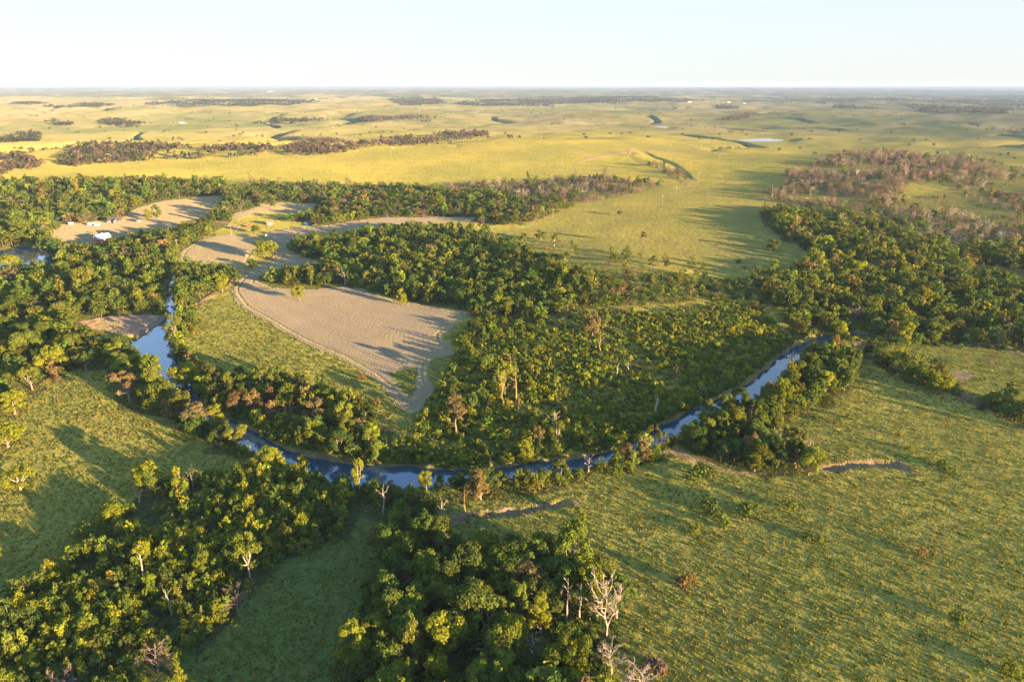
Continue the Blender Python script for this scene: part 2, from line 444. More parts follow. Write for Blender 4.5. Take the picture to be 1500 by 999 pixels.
class G:
    """terse node-graph builder"""
    def __init__(s, nt): s.nt = nt
    def n(s, t, **kw):
        o = s.nt.nodes.new(t)
        for k, v in kw.items(): setattr(o, k, v)
        return o
    def l(s, a, b): s.nt.links.new(a, b)
    def noise(s, vec, scale, detail=4, rough=0.55, dist=0.0):
        o = s.n('ShaderNodeTexNoise'); o.inputs['Scale'].default_value = scale; o.inputs['Detail'].default_value = detail
        o.inputs['Roughness'].default_value = rough; o.inputs['Distortion'].default_value = dist
        s.l(vec, o.inputs['Vector']); return o.outputs['Fac']
    def ramp(s, fac, stops):
        o = s.n('ShaderNodeValToRGB'); e = o.color_ramp.elements
        while len(e) < len(stops): e.new(0.5)
        for i, (p, c) in enumerate(stops):
            e[i].position = p; e[i].color = (*c, 1) if len(c) == 3 else c
        s.l(fac, o.inputs[0]); return o.outputs[0]
    def mix(s, fac, a, b, mode='MIX'):
        o = s.n('ShaderNodeMix', data_type='RGBA', blend_type=mode)
        for v, i in ((fac, 0), (a, 6), (b, 7)):
            if hasattr(v, 'node'): s.l(v, o.inputs[i])
            elif i == 0: o.inputs[0].default_value = v
            else: o.inputs[i].default_value = (*v, 1)
        return o.outputs[2]
    def math(s, op, a, b=None, clamp=False):
        o = s.n('ShaderNodeMath', operation=op, use_clamp=clamp)
        for v, i in ((a, 0), (b, 1)):
            if v is None: continue
            if hasattr(v, 'node'): s.l(v, o.inputs[i])
            else: o.inputs[i].default_value = v
        return o.outputs[0]
    def attr(s, name):
        return s.n('ShaderNodeAttribute', attribute_name=name)

def mat_ground():
    m, nt, out = new_mat('ground_cover'); g = G(nt)
    pos = g.n('ShaderNodeNewGeometry').outputs['Position']
    A = g.n('ShaderNodeSeparateColor'); g.l(g.attr('cover').outputs['Color'], A.inputs[0])
    field, dirt, floor = A.outputs
    B = g.n('ShaderNodeSeparateColor'); g.l(g.attr('growth').outputs['Color'], B.inputs[0])
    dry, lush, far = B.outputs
    rows = g.attr('rows').outputs['Fac']
    fine = g.noise(pos, 0.55, 5, 0.6)
    mid = g.noise(pos, 0.06, 5, 0.6)
    big = g.noise(pos, 0.007, 4, 0.55)
    grass = g.ramp(fine, [(0.3, (0.112, 0.116, 0.020)), (0.50, (0.245, 0.204, 0.034)), (0.70, (0.37, 0.275, 0.062))])
    grass = g.mix(g.ramp(mid, [(0.42, (0, 0, 0)), (0.66, (0.6, 0.6, 0.6))]), grass, (0.165, 0.135, 0.03))
    grass = g.mix(g.ramp(big, [(0.4, (0, 0, 0)), (0.62, (0.5, 0.5, 0.5))]), grass, (0.085, 0.11, 0.024))
    lush_shade_col = g.ramp(fine, [(0.3, (0.035, 0.062, 0.018)), (0.7, (0.085, 0.108, 0.024))])  # greener grass, kept dark to carry the lane's painted shade too
    grass = g.mix(lush, grass, lush_shade_col)
    dryc = g.ramp(fine, [(0.3, (0.09, 0.086, 0.024)), (0.7, (0.17, 0.138, 0.048))])
    grass = g.mix(g.math('MULTIPLY', dry, 0.8), grass, dryc)
    # far country: pastures, darker brushland
    pm = g.n('ShaderNodeMapping'); g.l(pos, pm.inputs[0]); pm.inputs['Scale'].default_value = (1, 0.55, 1)
    fb = g.noise(pm.outputs[0], 0.0011, 7, 0.62)
    farc = g.ramp(fb, [(0.34, (0.052, 0.066, 0.024)), (0.45, (0.092, 0.093, 0.034)), (0.55, (0.125, 0.110, 0.048)), (0.64, (0.150, 0.125, 0.066))])
    farw = g.noise(pm.outputs[0], 0.00055, 8, 0.66)
    dep = g.n('ShaderNodeVectorMath', operation='LENGTH'); g.l(pos, dep.inputs[0])
    wood_amt = g.n('ShaderNodeMapRange'); g.l(dep.outputs['Value'], wood_amt.inputs[0])
    wood_amt.inputs[1].default_value = 5000; wood_amt.inputs[2].default_value = 9500; wood_amt.inputs[3].default_value = 0.38; wood_amt.inputs[4].default_value = 0.66
    sel = g.n('ShaderNodeMapRange'); sel.interpolation_type = 'SMOOTHSTEP'
    g.l(g.math('SUBTRACT', wood_amt.outputs[0], farw), sel.inputs[0]); sel.inputs[1].default_value = -0.03; sel.inputs[2].default_value = 0.04
    farc = g.mix(sel.outputs[0], farc, (0.030, 0.038, 0.020))
    mot = g.ramp(g.noise(pos, 0.012, 6, 0.65), [(0.45, (0, 0, 0)), (0.62, (0.75, 0.75, 0.75))])
    farc = g.mix(mot, farc, (0.055, 0.066, 0.018))
    mot2 = g.ramp(g.noise(pos, 0.0035, 6, 0.7), [(0.48, (0, 0, 0)), (0.66, (0.7, 0.7, 0.7))])
    farc = g.mix(mot2, farc, (0.17, 0.135, 0.06))
    grass = g.mix(far, grass, farc)
    # hay stubble with rows following the edge of the field
    rn = g.math('ADD', rows, g.math('MULTIPLY', g.noise(pos, 0.05, 3), 3.0))
    wave = g.math('SINE', g.math('MULTIPLY', rn, 2.6))
    wave2 = g.math('SINE', g.math('MULTIPLY', rn, 0.53))
    rw = g.math('ADD', g.math('MULTIPLY', wave, 0.05), g.math('MULTIPLY', wave2, 0.03))
    rw = g.math('ADD', g.math('ADD', rw, 0.5), g.math('MULTIPLY', g.math('SUBTRACT', fine, 0.5), 0.65))
    stub = g.ramp(rw, [(0.1, (0.118, 0.088, 0.054)), (0.45, (0.172, 0.130, 0.082)), (0.85, (0.235, 0.182, 0.118))])
    stub = g.mix(g.ramp(mid, [(0.5, (0, 0, 0)), (0.75, (0.5, 0.5, 0.5))]), stub, (0.19, 0.165, 0.06))
    col = g.mix(field, grass, stub)
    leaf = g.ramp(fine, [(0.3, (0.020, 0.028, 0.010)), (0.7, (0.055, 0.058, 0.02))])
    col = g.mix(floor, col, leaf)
    earth = g.ramp(g.noise(pos, 0.25, 6, 0.65), [(0.3, (0.12, 0.072, 0.045)), (0.55, (0.215, 0.138, 0.09)), (0.75, (0.32, 0.23, 0.155))])
    col = g.mix(dirt, col, earth)
    p = g.n('ShaderNodeBsdfDiffuse'); p.inputs['Roughness'].default_value = 0.9
    g.l(col, p.inputs['Color'])
    # standing grass: strong relief
    b1 = g.n('ShaderNodeBump'); b1.inputs['Distance'].default_value = 1.0
    hgt = g.math('ADD', g.math('MULTIPLY', g.noise(pos, 1.1, 3, 0.6), 0.9), g.math('MULTIPLY', g.noise(pos, 0.22, 3, 0.5), 1.6))
    hfield = g.math('ADD', g.math('MULTIPLY', wave, 0.02), g.math('MULTIPLY', g.noise(pos, 1.4, 2), 0.5))
    open_ = g.math('SUBTRACT', 1.0, g.math('MAXIMUM', field, dirt), True)
    tot = g.math('ADD', g.math('MULTIPLY', hgt, open_), g.math('MULTIPLY', hfield, g.math('SUBTRACT', 1.0, open_)))
    hm = g.n('ShaderNodeMix', data_type='FLOAT'); g.l(far, hm.inputs[0]); g.l(tot, hm.inputs[2])
    g.l(g.math('MULTIPLY', g.noise(pos, 0.10, 4, 0.6), 2.6), hm.inputs[3])
    g.l(hm.outputs[0], b1.inputs['Height']); b1.inputs['Strength'].default_value = 0.75
    g.l(b1.outputs[0], p.inputs['Normal'])
    g.l(p.outputs[0], out.inputs[0])
    return m

def mat_leaf(name, from_attr, transl=0.44):
    m, nt, out = new_mat(name); g = G(nt)
    pos = g.n('ShaderNodeNewGeometry')
    if from_attr:
        base = g.attr('tint').outputs['Color']
    else:
        base = g.n('ShaderNodeObjectInfo').outputs['Color']
    rnd = pos.outputs['Random Per Island']
    k = g.ramp(rnd, [(0.0, (0.62, 0.62, 0.62)), (0.5, (1, 1, 1)), (1.0, (1.45, 1.38, 1.2))])
    col = g.mix(1.0, base, k, 'MULTIPLY')
    d = g.n('ShaderNodeBsdfDiffuse'); g.l(col, d.inputs['Color'])
    t = g.n('ShaderNodeBsdfTranslucent')
    g.l(g.mix(1.0, col, (1.25, 1.15, 0.55), 'MULTIPLY'), t.inputs['Color'])
    mx = g.n('ShaderNodeMixShader'); mx.inputs[0].default_value = transl
    g.l(d.outputs[0], mx.inputs[1]); g.l(t.outputs[0], mx.inputs[2])
    g.l(mx.outputs[0], out.inputs[0])
    return m

def mat_simple(name, col, rough=0.8, noise=0.0, scale=1.0, metal=0.0):
    m, nt, out = new_mat(name); g = G(nt)
    p = g.n('ShaderNodeBsdfPrincipled'); p.inputs['Roughness'].default_value = rough; p.inputs['Metallic'].default_value = metal
    if noise:
        pos = g.n('ShaderNodeTexCoord').outputs['Object']
        f = g.noise(pos, scale, 4)
        a = tuple(c * (1 - noise) for c in col); b = tuple(min(1, c * (1 + noise)) for c in col)
        g.l(g.ramp(f, [(0.3, a), (0.7, b)]), p.inputs['Base Color'])
    else:
        p.inputs['Base Color'].default_value = (*col, 1)
    g.l(p.outputs[0], out.inputs[0])
    return m

def mat_water():
    m, nt, out = new_mat('still_water'); g = G(nt)
    pos = g.n('ShaderNodeNewGeometry').outputs['Position']
    p = g.n('ShaderNodeBsdfPrincipled')
    p.inputs['Base Color'].default_value = (0.020, 0.042, 0.060, 1)
    p.inputs['Roughness'].default_value = 0.06
    p.inputs['IOR'].default_value = 1.6
    b = g.n('ShaderNodeBump'); b.inputs['Distance'].default_value = 0.03; b.inputs['Strength'].default_value = 0.35
    g.l(g.noise(pos, 0.6, 3), b.inputs['Height']); g.l(b.outputs[0], p.inputs['Normal'])
    g.l(p.outputs[0], out.inputs[0])
    return m

M_GROUND = mat_ground()
M_LEAF = mat_leaf('leaves', False)
M_LEAFS = mat_leaf('leaves_mass', True)
M_TWIG = mat_leaf('twigs', False, 0.0)
M_BARK = mat_simple('bark', (0.16, 0.125, 0.09), 0.9, 0.35, 1.5)
M_PALE = mat_simple('pale_bark', (0.30, 0.235, 0.17), 0.85, 0.3, 1.5)
M_WATER = mat_water()

# ------------------------------------------------------------------ the land: one graded sheet from here to the horizon
def build_land():
    ang = np.concatenate([np.linspace(-52, 52, 930), np.linspace(52, 308, 66)[1:-1]])
    rad = np.concatenate([[0.6, 20, 50, 75], np.geomspace(92, 1500, 800), np.geomspace(1500, 90000, 470)[1:]])
    NA, NR = len(ang), len(rad)
    a = np.radians(ang)
    Rr, Aa = np.meshgrid(rad, a, indexing='ij')
    X = (Rr * np.sin(Aa)).ravel(); Y = (Rr * np.cos(Aa)).ravel()
    Z = H(X, Y)
    D = np.hypot(X, Y)
    V = np.stack([X, Y, Z], 1)
    i = np.arange(NR - 1)[:, None] * NA; j = np.arange(NA)[None, :]; j2 = (j + 1) % NA
    F = np.stack([(i + j), (i + j2), (i + NA + j2), (i + NA + j)], -1).reshape(-1, 4)[:, ::-1]
    # what covers it
    n = len(X)
    wx = X + (vnoise(X / 3.5, Y / 3.5, 41) - 0.5) * 2.2; wy = Y + (vnoise(X / 3.5, Y / 3.5, 42) - 0.5) * 2.2
    field = np.zeros(n); rows = np.zeros(n); dirt = np.zeros(n); floor = np.zeros(n); dry = np.zeros(n); lush = np.zeros(n)
    cls = np.zeros(n, np.int8)
    near = D < 1400
    def soft(mask): return mask.astype(float)
    names = ['ground']
    for k, pl in FIELDS.items():
        names.append('hay_field')
        ins = inpoly(wx, wy, pl)
        s = np.nonzero(ins)[0]
        field[s] = 0.95 if k == 'big' else 0.8
        cls[s] = len(names) - 1
        d, _ = dist_poly(X[s], Y[s], pl, True)
        rows[s] = d
        e = s[d < 1.4]; field[e] *= 0.75
        e = s[(d > 3.0) & (d < 4.3)]; field[e] *= 0.55
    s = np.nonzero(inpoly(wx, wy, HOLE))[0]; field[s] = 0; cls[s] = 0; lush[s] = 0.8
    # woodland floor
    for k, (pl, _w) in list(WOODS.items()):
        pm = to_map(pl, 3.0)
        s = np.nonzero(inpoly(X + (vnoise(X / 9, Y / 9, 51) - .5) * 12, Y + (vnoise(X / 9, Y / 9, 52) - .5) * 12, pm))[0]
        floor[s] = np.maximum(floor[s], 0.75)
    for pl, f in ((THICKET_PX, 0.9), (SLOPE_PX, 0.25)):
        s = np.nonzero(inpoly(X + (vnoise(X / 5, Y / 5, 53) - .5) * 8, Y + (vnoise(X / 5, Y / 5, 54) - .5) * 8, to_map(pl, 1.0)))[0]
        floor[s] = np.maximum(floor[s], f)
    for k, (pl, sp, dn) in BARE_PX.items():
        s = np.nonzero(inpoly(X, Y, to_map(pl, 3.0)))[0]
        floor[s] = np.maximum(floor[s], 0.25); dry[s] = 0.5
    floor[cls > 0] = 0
    for pm in DRYS:
        s = np.nonzero(inpoly(X + (vnoise(X / 9, Y / 9, 61) - .5) * 22, Y + (vnoise(X / 9, Y / 9, 62) - .5) * 22, pm))[0]
        dry[s] = 0.35 + 0.3 * vnoise(X[s] / 20, Y[s] / 20, 63)
    dry = np.maximum(dry, 0.4 * smooth01(650, 1250, D) * smooth01(0.3, 0.6, fbm(X / 120, Y / 120, 64, 3)))
    lush = np.maximum(lush, smooth01(420, 250, D) * smooth01(30, -40, X) * (0.42 + 0.5 * smooth01(215, 175, D)))  # left meadow greener; nearest lane grass darker still, its deep shade painted in
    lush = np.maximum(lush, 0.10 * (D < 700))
    # bare earth: road, cut banks, river edge, gravel bar
    nm = np.nonzero(D < 900)[0]
    for ri, r in enumerate(ROADS):
        names.append('dirt_road')
        d, _ = dist_poly(X[nm], Y[nm], r)
        dd = d + (vnoise(X[nm] / 4, Y[nm] / 4, 71) - 0.5) * 0.8
        s = nm[dd < 1.9]
        dirt[s] = 0.85; cls[s] = len(names) - 1
        s2 = nm[dd < 0.35]; dirt[s2] = 0.45
    for r in FAR_TRACKS:
        q = to_map(r)
        lo = q.min(0) - 30; hi = q.max(0) + 30
        s = np.nonzero((X > lo[0]) & (X < hi[0]) & (Y > lo[1]) & (Y < hi[1]))[0]
        d, _ = dist_poly(X[s], Y[s], smooth_line(q, 4))
        dirt[s[d < 5.0]] = 0.75
    names.append('gravel_bar')
    s = np.nonzero(inpoly(wx, wy, BAR))[0]; dirt[s] = 0.95; cls[s] = len(names) - 1; floor[s] = 0
    for pm in DIRTS:
        s = np.nonzero(inpoly(wx, wy, pm))[0]; dirt[s] = 0.45 + 0.45 * vnoise(X[s] / 2.5, Y[s] / 2.5, 72); floor[s] = 0
    d, k = dist_poly(X[nm], Y[nm], RIVER)
    wd = np.interp(k, np.arange(len(RIVER)), RIVER[:, 2]) * 0.5
    s = d < wd + 0.6 + 2.2 * vnoise(X[nm] / 6, Y[nm] / 6, 73)
    dirt[nm[s]] = np.maximum(dirt[nm[s]], 0.3); floor[nm[s]] *= 0.6
    for pts, dep, wid in CREEKS:
        dd, _ = dist_poly(X[nm], Y[nm], pts)
        s = nm[dd < wid * 0.75 + 1.5 * (vnoise(X[nm] / 3, Y[nm] / 3, 74) - 0.5)]
        dirt[s] = np.maximum(dirt[s], 0.6)
    farf = smooth01(1300, 2400, D)
    da = draw_amt(X, Y) * smooth01(1250, 1700, D) * (1 - smooth01(7000, 11000, D))
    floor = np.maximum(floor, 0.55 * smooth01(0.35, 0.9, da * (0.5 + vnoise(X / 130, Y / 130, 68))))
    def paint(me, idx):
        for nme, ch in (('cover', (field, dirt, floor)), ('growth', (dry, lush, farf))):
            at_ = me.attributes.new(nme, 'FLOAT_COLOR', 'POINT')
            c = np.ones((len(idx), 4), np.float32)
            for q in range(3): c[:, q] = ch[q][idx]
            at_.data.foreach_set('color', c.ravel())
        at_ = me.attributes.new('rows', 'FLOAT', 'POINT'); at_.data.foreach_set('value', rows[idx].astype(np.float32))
    fc = cls[F].max(1)
    for c, nme in enumerate(names):
        f = F[fc == c]
        if not len(f): continue
        idx, inv = np.unique(f, return_inverse=True)
        me = mesh_np(nme, V[idx], inv.reshape(-1, 4), [M_GROUND], smooth=True)
        paint(me, idx)
        o = link(bpy.data.objects.new(nme, me))
        o['kind'] = 'structure'
build_land()

def sheet(name, pts, z):
    import mathutils
    tri = mathutils.geometry.tessellate_polygon([[Vector((p[0], p[1], 0)) for p in pts]])
    V = np.array([[p[0], p[1], z] for p in pts])
    T = np.array(tri)
    n = np.cross(V[T[0, 1]] - V[T[0, 0]], V[T[0, 2]] - V[T[0, 0]])
    if n[2] < 0: T = T[:, ::-1]
    o = link(bpy.data.objects.new(name, mesh_np(name, V, T, [M_WATER])))
    o['kind'] = 'structure'
    return o
def strip(name, line, widths, z):
    P = line[:, :2]; t = np.gradient(P, axis=0); t /= np.linalg.norm(t, axis=1)[:, None] + 1e-9
    nrm = np.stack([-t[:, 1], t[:, 0]], 1)
    Lf = P + nrm * widths[:, None]; Rg = P - nrm * widths[:, None]
    n = len(P)
    V = np.zeros((2 * n, 3)); V[:n, :2] = Lf; V[n:, :2] = Rg; V[:, 2] = z
    i = np.arange(n - 1)
    F = np.stack([n + i, n + i + 1, i + 1, i], 1)
    o = link(bpy.data.objects.new(name, mesh_np(name, V, F, [M_WATER])))
    o['kind'] = 'structure'
strip('river', RIVER, RIVER[:, 2] * 0.5 + 2.6, WATER_Z)
cr = CREEKS[0][0]
strip('side_creek', cr, np.full(len(cr), 1.3), -1.75)
for k, (pts, lvl) in PONDS.items():
    sheet('pond', pts, lvl)

# ------------------------------------------------------------------ plants: templates in numpy
def unit(v):
    return v / (np.linalg.norm(v, axis=-1, keepdims=True) + 1e-9)

def leaf_quads(rng, clumps, n, leaf, up=0.25, shell=0.62):
    """n leafy faces spread through ball-shaped clumps (k,4)"""
    c = np.asarray(clumps)
    pr = c[:, 3] ** 2; pr = pr / pr.sum()
    i = rng.choice(len(c), n, p=pr)
    d = rng.normal(size=(n, 3)); d[:, 2] += up; d = unit(d)
    rad = c[i, 3] * (shell + (1.06 - shell) * np.sqrt(rng.random(n)))
    rad = rad * (1 + 0.5 * np.clip(rng.random(n) - 0.82, 0, 1) / 0.18 * rng.random(n))      # stray sprays beyond the clumps
    p = c[i, :3] + d * rad[:, None] * np.array([1, 1, 0.82])
    nrm = unit(d + 0.5 * rng.normal(size=(n, 3)))
    t = unit(np.cross(nrm, rng.normal(size=(n, 3)))); b = np.cross(nrm, t)
    s = leaf * (0.55 + 0.9 * rng.random(n))[:, None]
    V = np.stack([p - t * s, p - b * s * 0.62 + t * s * 0.1, p + t * s, p + b * s * 0.62 + t * s * 0.1], 1).reshape(-1, 3)
    F = np.arange(n * 4).reshape(-1, 4)
    return V, F

def tube(pts, rads, k=5):
    P = np.asarray(pts, float); n = len(P)
    V = []
    for i in range(n):
        t = P[min(i + 1, n - 1)] - P[max(i - 1, 0)]; t = t / (np.linalg.norm(t) + 1e-9)
        a = np.array([1.0, 0, 0]) if abs(t[0]) < 0.8 else np.array([0, 1.0, 0])
        u = np.cross(t, a); u /= np.linalg.norm(u); v = np.cross(t, u)
        for j in range(k):
            an = 2 * math.pi * j / k
            V.append(P[i] + rads[i] * (u * math.cos(an) + v * math.sin(an)))
    F = [[i * k + j, i * k + (j + 1) % k, (i + 1) * k + (j + 1) % k, (i + 1) * k + j] for i in range(n - 1) for j in range(k)]
    return np.array(V), np.array(F)

def join(parts):
    V = []; F = []; o = 0
    for v, f in parts:
        V.append(v); F.append(f + o); o += len(v)
    return np.vstack(V), np.vstack(F)

def wob(rng, a, b, n, amt):
    a = np.asarray(a, float); b = np.asarray(b, float)
    L = np.linalg.norm(b - a)
    out = [a]
    for i in range(1, n):
        out.append(a + (b - a) * i / n + rng.normal(size=3) * amt * L)
    out.append(b)
    return out

# crown shape: radius and height about 4.5 m and 10 m, later scaled
def clump_set(rng, shape):
    k = {'round': 26, 'tall': 25, 'column': 16, 'spread': 28, 'loose': 17, 'lobed': 17}[shape]
    W, top, bot = {'round': (4.5, 10, 1.5), 'tall': (3.6, 11.5, 1.5), 'column': (2.2, 10.5, 1.0), 'spread': (5.2, 8.2, 1.6), 'loose': (4.4, 10, 3.0), 'lobed': (4.4, 10, 1.6)}[shape]
    out = []
    lean = rng.normal(size=2) * 0.35
    for i in range(k):
        f = rng.random() ** 0.75
        z = bot + (top - bot) * f
        env = W * math.sqrt(max(0.06, 1 - ((f - 0.42) / 0.66) ** 2))
        a = i * 2.4 + rng.normal() * 0.5
        r = {'loose': 0.42, 'lobed': 0.36, 'column': 0.46}.get(shape, 0.29) * W * (0.55 + 0.75 * rng.random()) * (0.78 if f > 0.8 else 1)
        q = max(0.0, env * (0.86 + 0.28 * rng.random()) - r * 0.8) * math.sqrt(0.12 + 0.88 * rng.random())
        if shape == 'loose': r *= 0.62; q = env * (0.4 + 0.5 * rng.random())
        out.append((q * math.cos(a) + lean[0] * f * 2, q * math.sin(a) + lean[1] * f * 2, min(z, top - r * 0.7), r))
    return np.array(out), bot, top

def broadleaf(rng, shape, n, leaf, limbs=True):
    c, bot, top = clump_set(rng, shape)
    crown = leaf_quads(rng, c, n, leaf)
    parts = [tube([(0, 0, -0.6), (0.08, 0, bot * 0.5), (0.1, 0.05, bot), (0.1, 0.1, top * 0.62)], [0.42, 0.30, 0.26, 0.10], 6 if limbs else 4)]
    if limbs:
        for q in c[rng.permutation(len(c))[:7]]:
            h = bot * (0.7 + 0.5 * rng.random())
            parts.append(tube(wob(rng, (0.08, 0.03, h), q[:3], 3, 0.05), [0.16, 0.12, 0.08, 0.03], 4))
    return crown, join(parts)

def bare(rng, Ht=9.0, W=4.0, twigs=True, low=0.25, nlimb=9, thick=0.30, bushy=1.0):
    """leafless tree: trunk and limbs, fine twigs apart"""
    top = np.array([rng.normal() * 0.5, rng.normal() * 0.5, Ht * 0.9])
    tr = wob(rng, (0, 0, -0.5), top, 5, 0.025)
    parts = [tube(tr, np.linspace(thick, 0.05, 6), 6)]
    fine = []
    for i in range(nlimb):
        f = low + (0.92 - low) * (i + rng.random()) / nlimb
        base = np.array([np.interp(f, np.linspace(0, 1, 6), [p[j] for p in tr]) for j in range(3)])
        a = i * 2.4 + rng.normal() * 0.4
        L = W * (1.05 - 0.55 * f) * (0.75 + 0.4 * rng.random())
        tip = base + np.array([math.cos(a) * L, math.sin(a) * L, L * (0.55 + 0.5 * rng.random())])
        lim = wob(rng, base, tip, 4, 0.06)
        r0 = thick * 0.5 * (1.1 - f)
        parts.append(tube(lim, np.linspace(r0, 0.03, 5), 4))
        for j in range(5):
            g = 0.3 + 0.7 * rng.random()
            bp = np.array([np.interp(g, np.linspace(0, 1, 5), [p[q] for p in lim]) for q in range(3)])
            dv = unit((tip - base) / L + rng.normal(size=3) * 0.7); dv[2] = abs(dv[2]) * 0.7 + 0.15
            tp = bp + dv * L * (0.25 + 0.3 * rng.random())
            fine.append(tube(wob(rng, bp, tp, 2, 0.06), [0.05 * bushy, 0.035 * bushy, 0.015 * bushy], 3))
            if twigs:
                for k in range(6):
                    b2 = bp + (tp - bp) * (0.35 + 0.65 * rng.random())
                    d2 = unit(dv + rng.normal(size=3) * 0.8) * L * (0.12 + 0.16 * rng.random())
                    fine.append(tube([b2, b2 + d2], [0.034, 0.014], 3))
    return join(fine), join(parts)

def bare_far(rng):
    """leafless tree as seen from far: trunk, limbs and a haze of twigs"""
    Ht = 9.0
    parts = [tube([(0, 0, -0.5), (0.1, 0, 4), (0, 0.2, 8)], [0.3, 0.22, 0.08], 4)]
    n = 120
    for i in range(7):
        a = i * 2.4 + rng.normal() * .4; z = 1.5 + 4.0 * rng.random(); L = 2.5 * (0.6 + 0.7 * rng.random())
        parts.append(tube([(0, 0, z), (math.cos(a) * L, math.sin(a) * L, z + L * 1.1)], [0.13, 0.05], 3))
    a = rng.random(n) * 6.283; q = np.sqrt(rng.random(n)); hgt = 2.6 + 5.6 * rng.random(n)
    rr = q * 3.3 * np.sqrt(np.clip(1 - ((hgt - 5.2) / 4.2) ** 2, 0.05, 1)) * (0.8 + 0.4 * rng.random(n))
    p = np.stack([np.cos(a) * rr, np.sin(a) * rr, hgt], 1)
    t = unit(np.stack([np.cos(a) * (0.3 + rr / 3), np.sin(a) * (0.3 + rr / 3), 0.9 + 0 * a], 1) + rng.normal(size=(n, 3)) * 0.35)
    b = unit(np.cross(t, rng.normal(size=(n, 3))))
    s = 0.8 + 0.8 * rng.random((n, 1)); wv = 0.06 + 0.06 * rng.random((n, 1))
    V = np.stack([p - t * s, p + b * wv, p + t * s, p - b * wv], 1).reshape(-1, 3)
    return (V, np.arange(n * 4).reshape(-1, 4)), join(parts)

def bush(rng, n, leaf, tall=1.0):
    k = 6
    c = []
    for i in range(k):
        a = rng.random() * 6.28; q = 0.75 * math.sqrt(rng.random())
        c.append((q * math.cos(a), q * math.sin(a), (0.25 + 0.75 * rng.random() * (1 - q * 0.6)) * tall, 0.35 + 0.25 * rng.random()))
    return leaf_quads(rng, np.array(c), n, leaf, 0.35, 0.5)

def sapling(rng, n, leaf):
    """young tree: 1.6 m radius, 5 m tall"""
    c = []
    for i in range(9):
        f = (i + rng.random()) / 9
        z = 0.9 + 3.5 * f; env = 1.45 * math.sqrt(max(0.08, 1 - ((f - 0.35) / 0.72) ** 2))
        a = i * 2.4 + rng.normal() * 0.4; r = 0.55 + 0.3 * rng.random()
        q = max(0, env - r * 0.6)
        c.append((q * math.cos(a), q * math.sin(a), z, r * (1.0 if f < 0.8 else 0.7)))
    crown = leaf_quads(rng, np.array(c), n, leaf, 0.3, 0.55)
    return crown, tube([(0, 0, -0.4), (0.03, 0, 1.5), (0, 0.05, 3.8)], [0.10, 0.07, 0.02], 4)

SHAPES = ['round', 'tall', 'spread', 'lobed', 'round', 'loose', 'column', 'tall', 'spread', 'lobed']
TONES = {   # leaf reflectance
    'yellow-green': (0.178, 0.192, 0.018),
    'olive': (0.112, 0.134, 0.020),
    'dark-green': (0.070, 0.100, 0.020),
    'tan': (0.170, 0.125, 0.050),
    'brown': (0.130, 0.094, 0.068),
    'grey': (0.28, 0.225, 0.17),
    'ash': (0.095, 0.078, 0.062),
    'rust': (0.145, 0.100, 0.040),
}
def jit(rng, c, n=None):
    s = (n, 1) if n else 1
    k = 1 + 0.17 * rng.standard_normal(s)
    h = 1 + 0.06 * rng.standard_normal((n, 3) if n else 3)
    return np.clip(np.array(c) * np.clip(k, 0.5, 1.7) * h, 0.006, 0.6)

# ------------------------------------------------------------------ where plants stand
class Plants:
    def __init__(s): s.x = []; s.y = []; s.w = []; s.h = []; s.tone = []; s.shape = []; s.patch = []
    def add(s, x, y, w, h, tone, shape, patch):
        s.x += list(x); s.y += list(y); s.w += list(w); s.h += list(h); s.tone += list(tone); s.shape += list(shape); s.patch += [patch] * len(x)
    def arrays(s):
        s.x = np.array(s.x); s.y = np.array(s.y); s.w = np.array(s.w); s.h = np.array(s.h); s.shape = np.array(s.shape)
        s.tone = np.array(s.tone); s.patch = np.array(s.patch)
        s.z = H(s.x, s.y)
        s.px, s.py, s.f = proj(s.x, s.y, s.z + s.h * 0.5)
        s.bx, s.by, _ = proj(s.x, s.y, s.z)
TREES, BARES, SAPS, BUSHES = Plants(), Plants(), Plants(), Plants()

def scatter(poly, sp, rng, zmid, test=True):
    """jittered grid of places whose plants, zmid above ground, fall inside a photo outline"""
    pm = to_map(poly, zmid)
    lo = pm.min(0) - 4; hi = pm.max(0) + 4
    gx, gy = np.meshgrid(np.arange(lo[0], hi[0], sp), np.arange(lo[1], hi[1], sp))
    x = gx.ravel() + (rng.random(gx.size) - 0.5) * sp * 1.15; y = gy.ravel() + (rng.random(gx.size) - 0.5) * sp * 1.15
    m = inpoly(x, y, pm)
    return x[m], y[m]

def wet(x, y, extra=0.6):
    d, k = dist_poly(x, y, RIVER)
    wd = np.interp(k, np.arange(len(RIVER)), RIVER[:, 2]) * 0.5
    bad = d < wd + extra
    for kk, (pts, lvl) in PONDS.items():
        bad |= inpoly(x, y, pts)
    return bad

def fill_wood(key, sp, w, h, tones, shapes=None, keep=1.0):
    rng = np.random.default_rng(abs(hash_name(key)))
    pl, _ = WOODS[key]
    x, y = scatter(pl, sp, rng, 4.0)
    n = len(x)
    ww = w * np.exp(0.24 * rng.standard_normal(n)); hh = h * np.exp(0.17 * rng.standard_normal(n)) * (ww / w) ** 0.4
    m = ~wet(x, y) & (rng.random(n) < keep)
    z = H(x, y)
    m &= ~blocked(x, y, z, hh)
    names = list(tones); pr = np.array(list(tones.values()), float); pr /= pr.sum()
    tone = rng.choice(names, n, p=pr)
    shp = rng.choice(shapes or ['round', 'tall', 'spread', 'lobed', 'round', 'loose'], n)
    bareish = tone == 'brown'
    g = m & ~bareish
    TREES.add(x[g], y[g], ww[g], hh[g], tone[g], shp[g], key)
    g = m & bareish
    BARES.add(x[g], y[g], ww[g] * 0.85, hh[g] * 0.9, tone[g], shp[g], key)
def hash_name(s):
    v = 7
    for ch in s: v = (v * 131 + ord(ch)) % 1000003
    return v

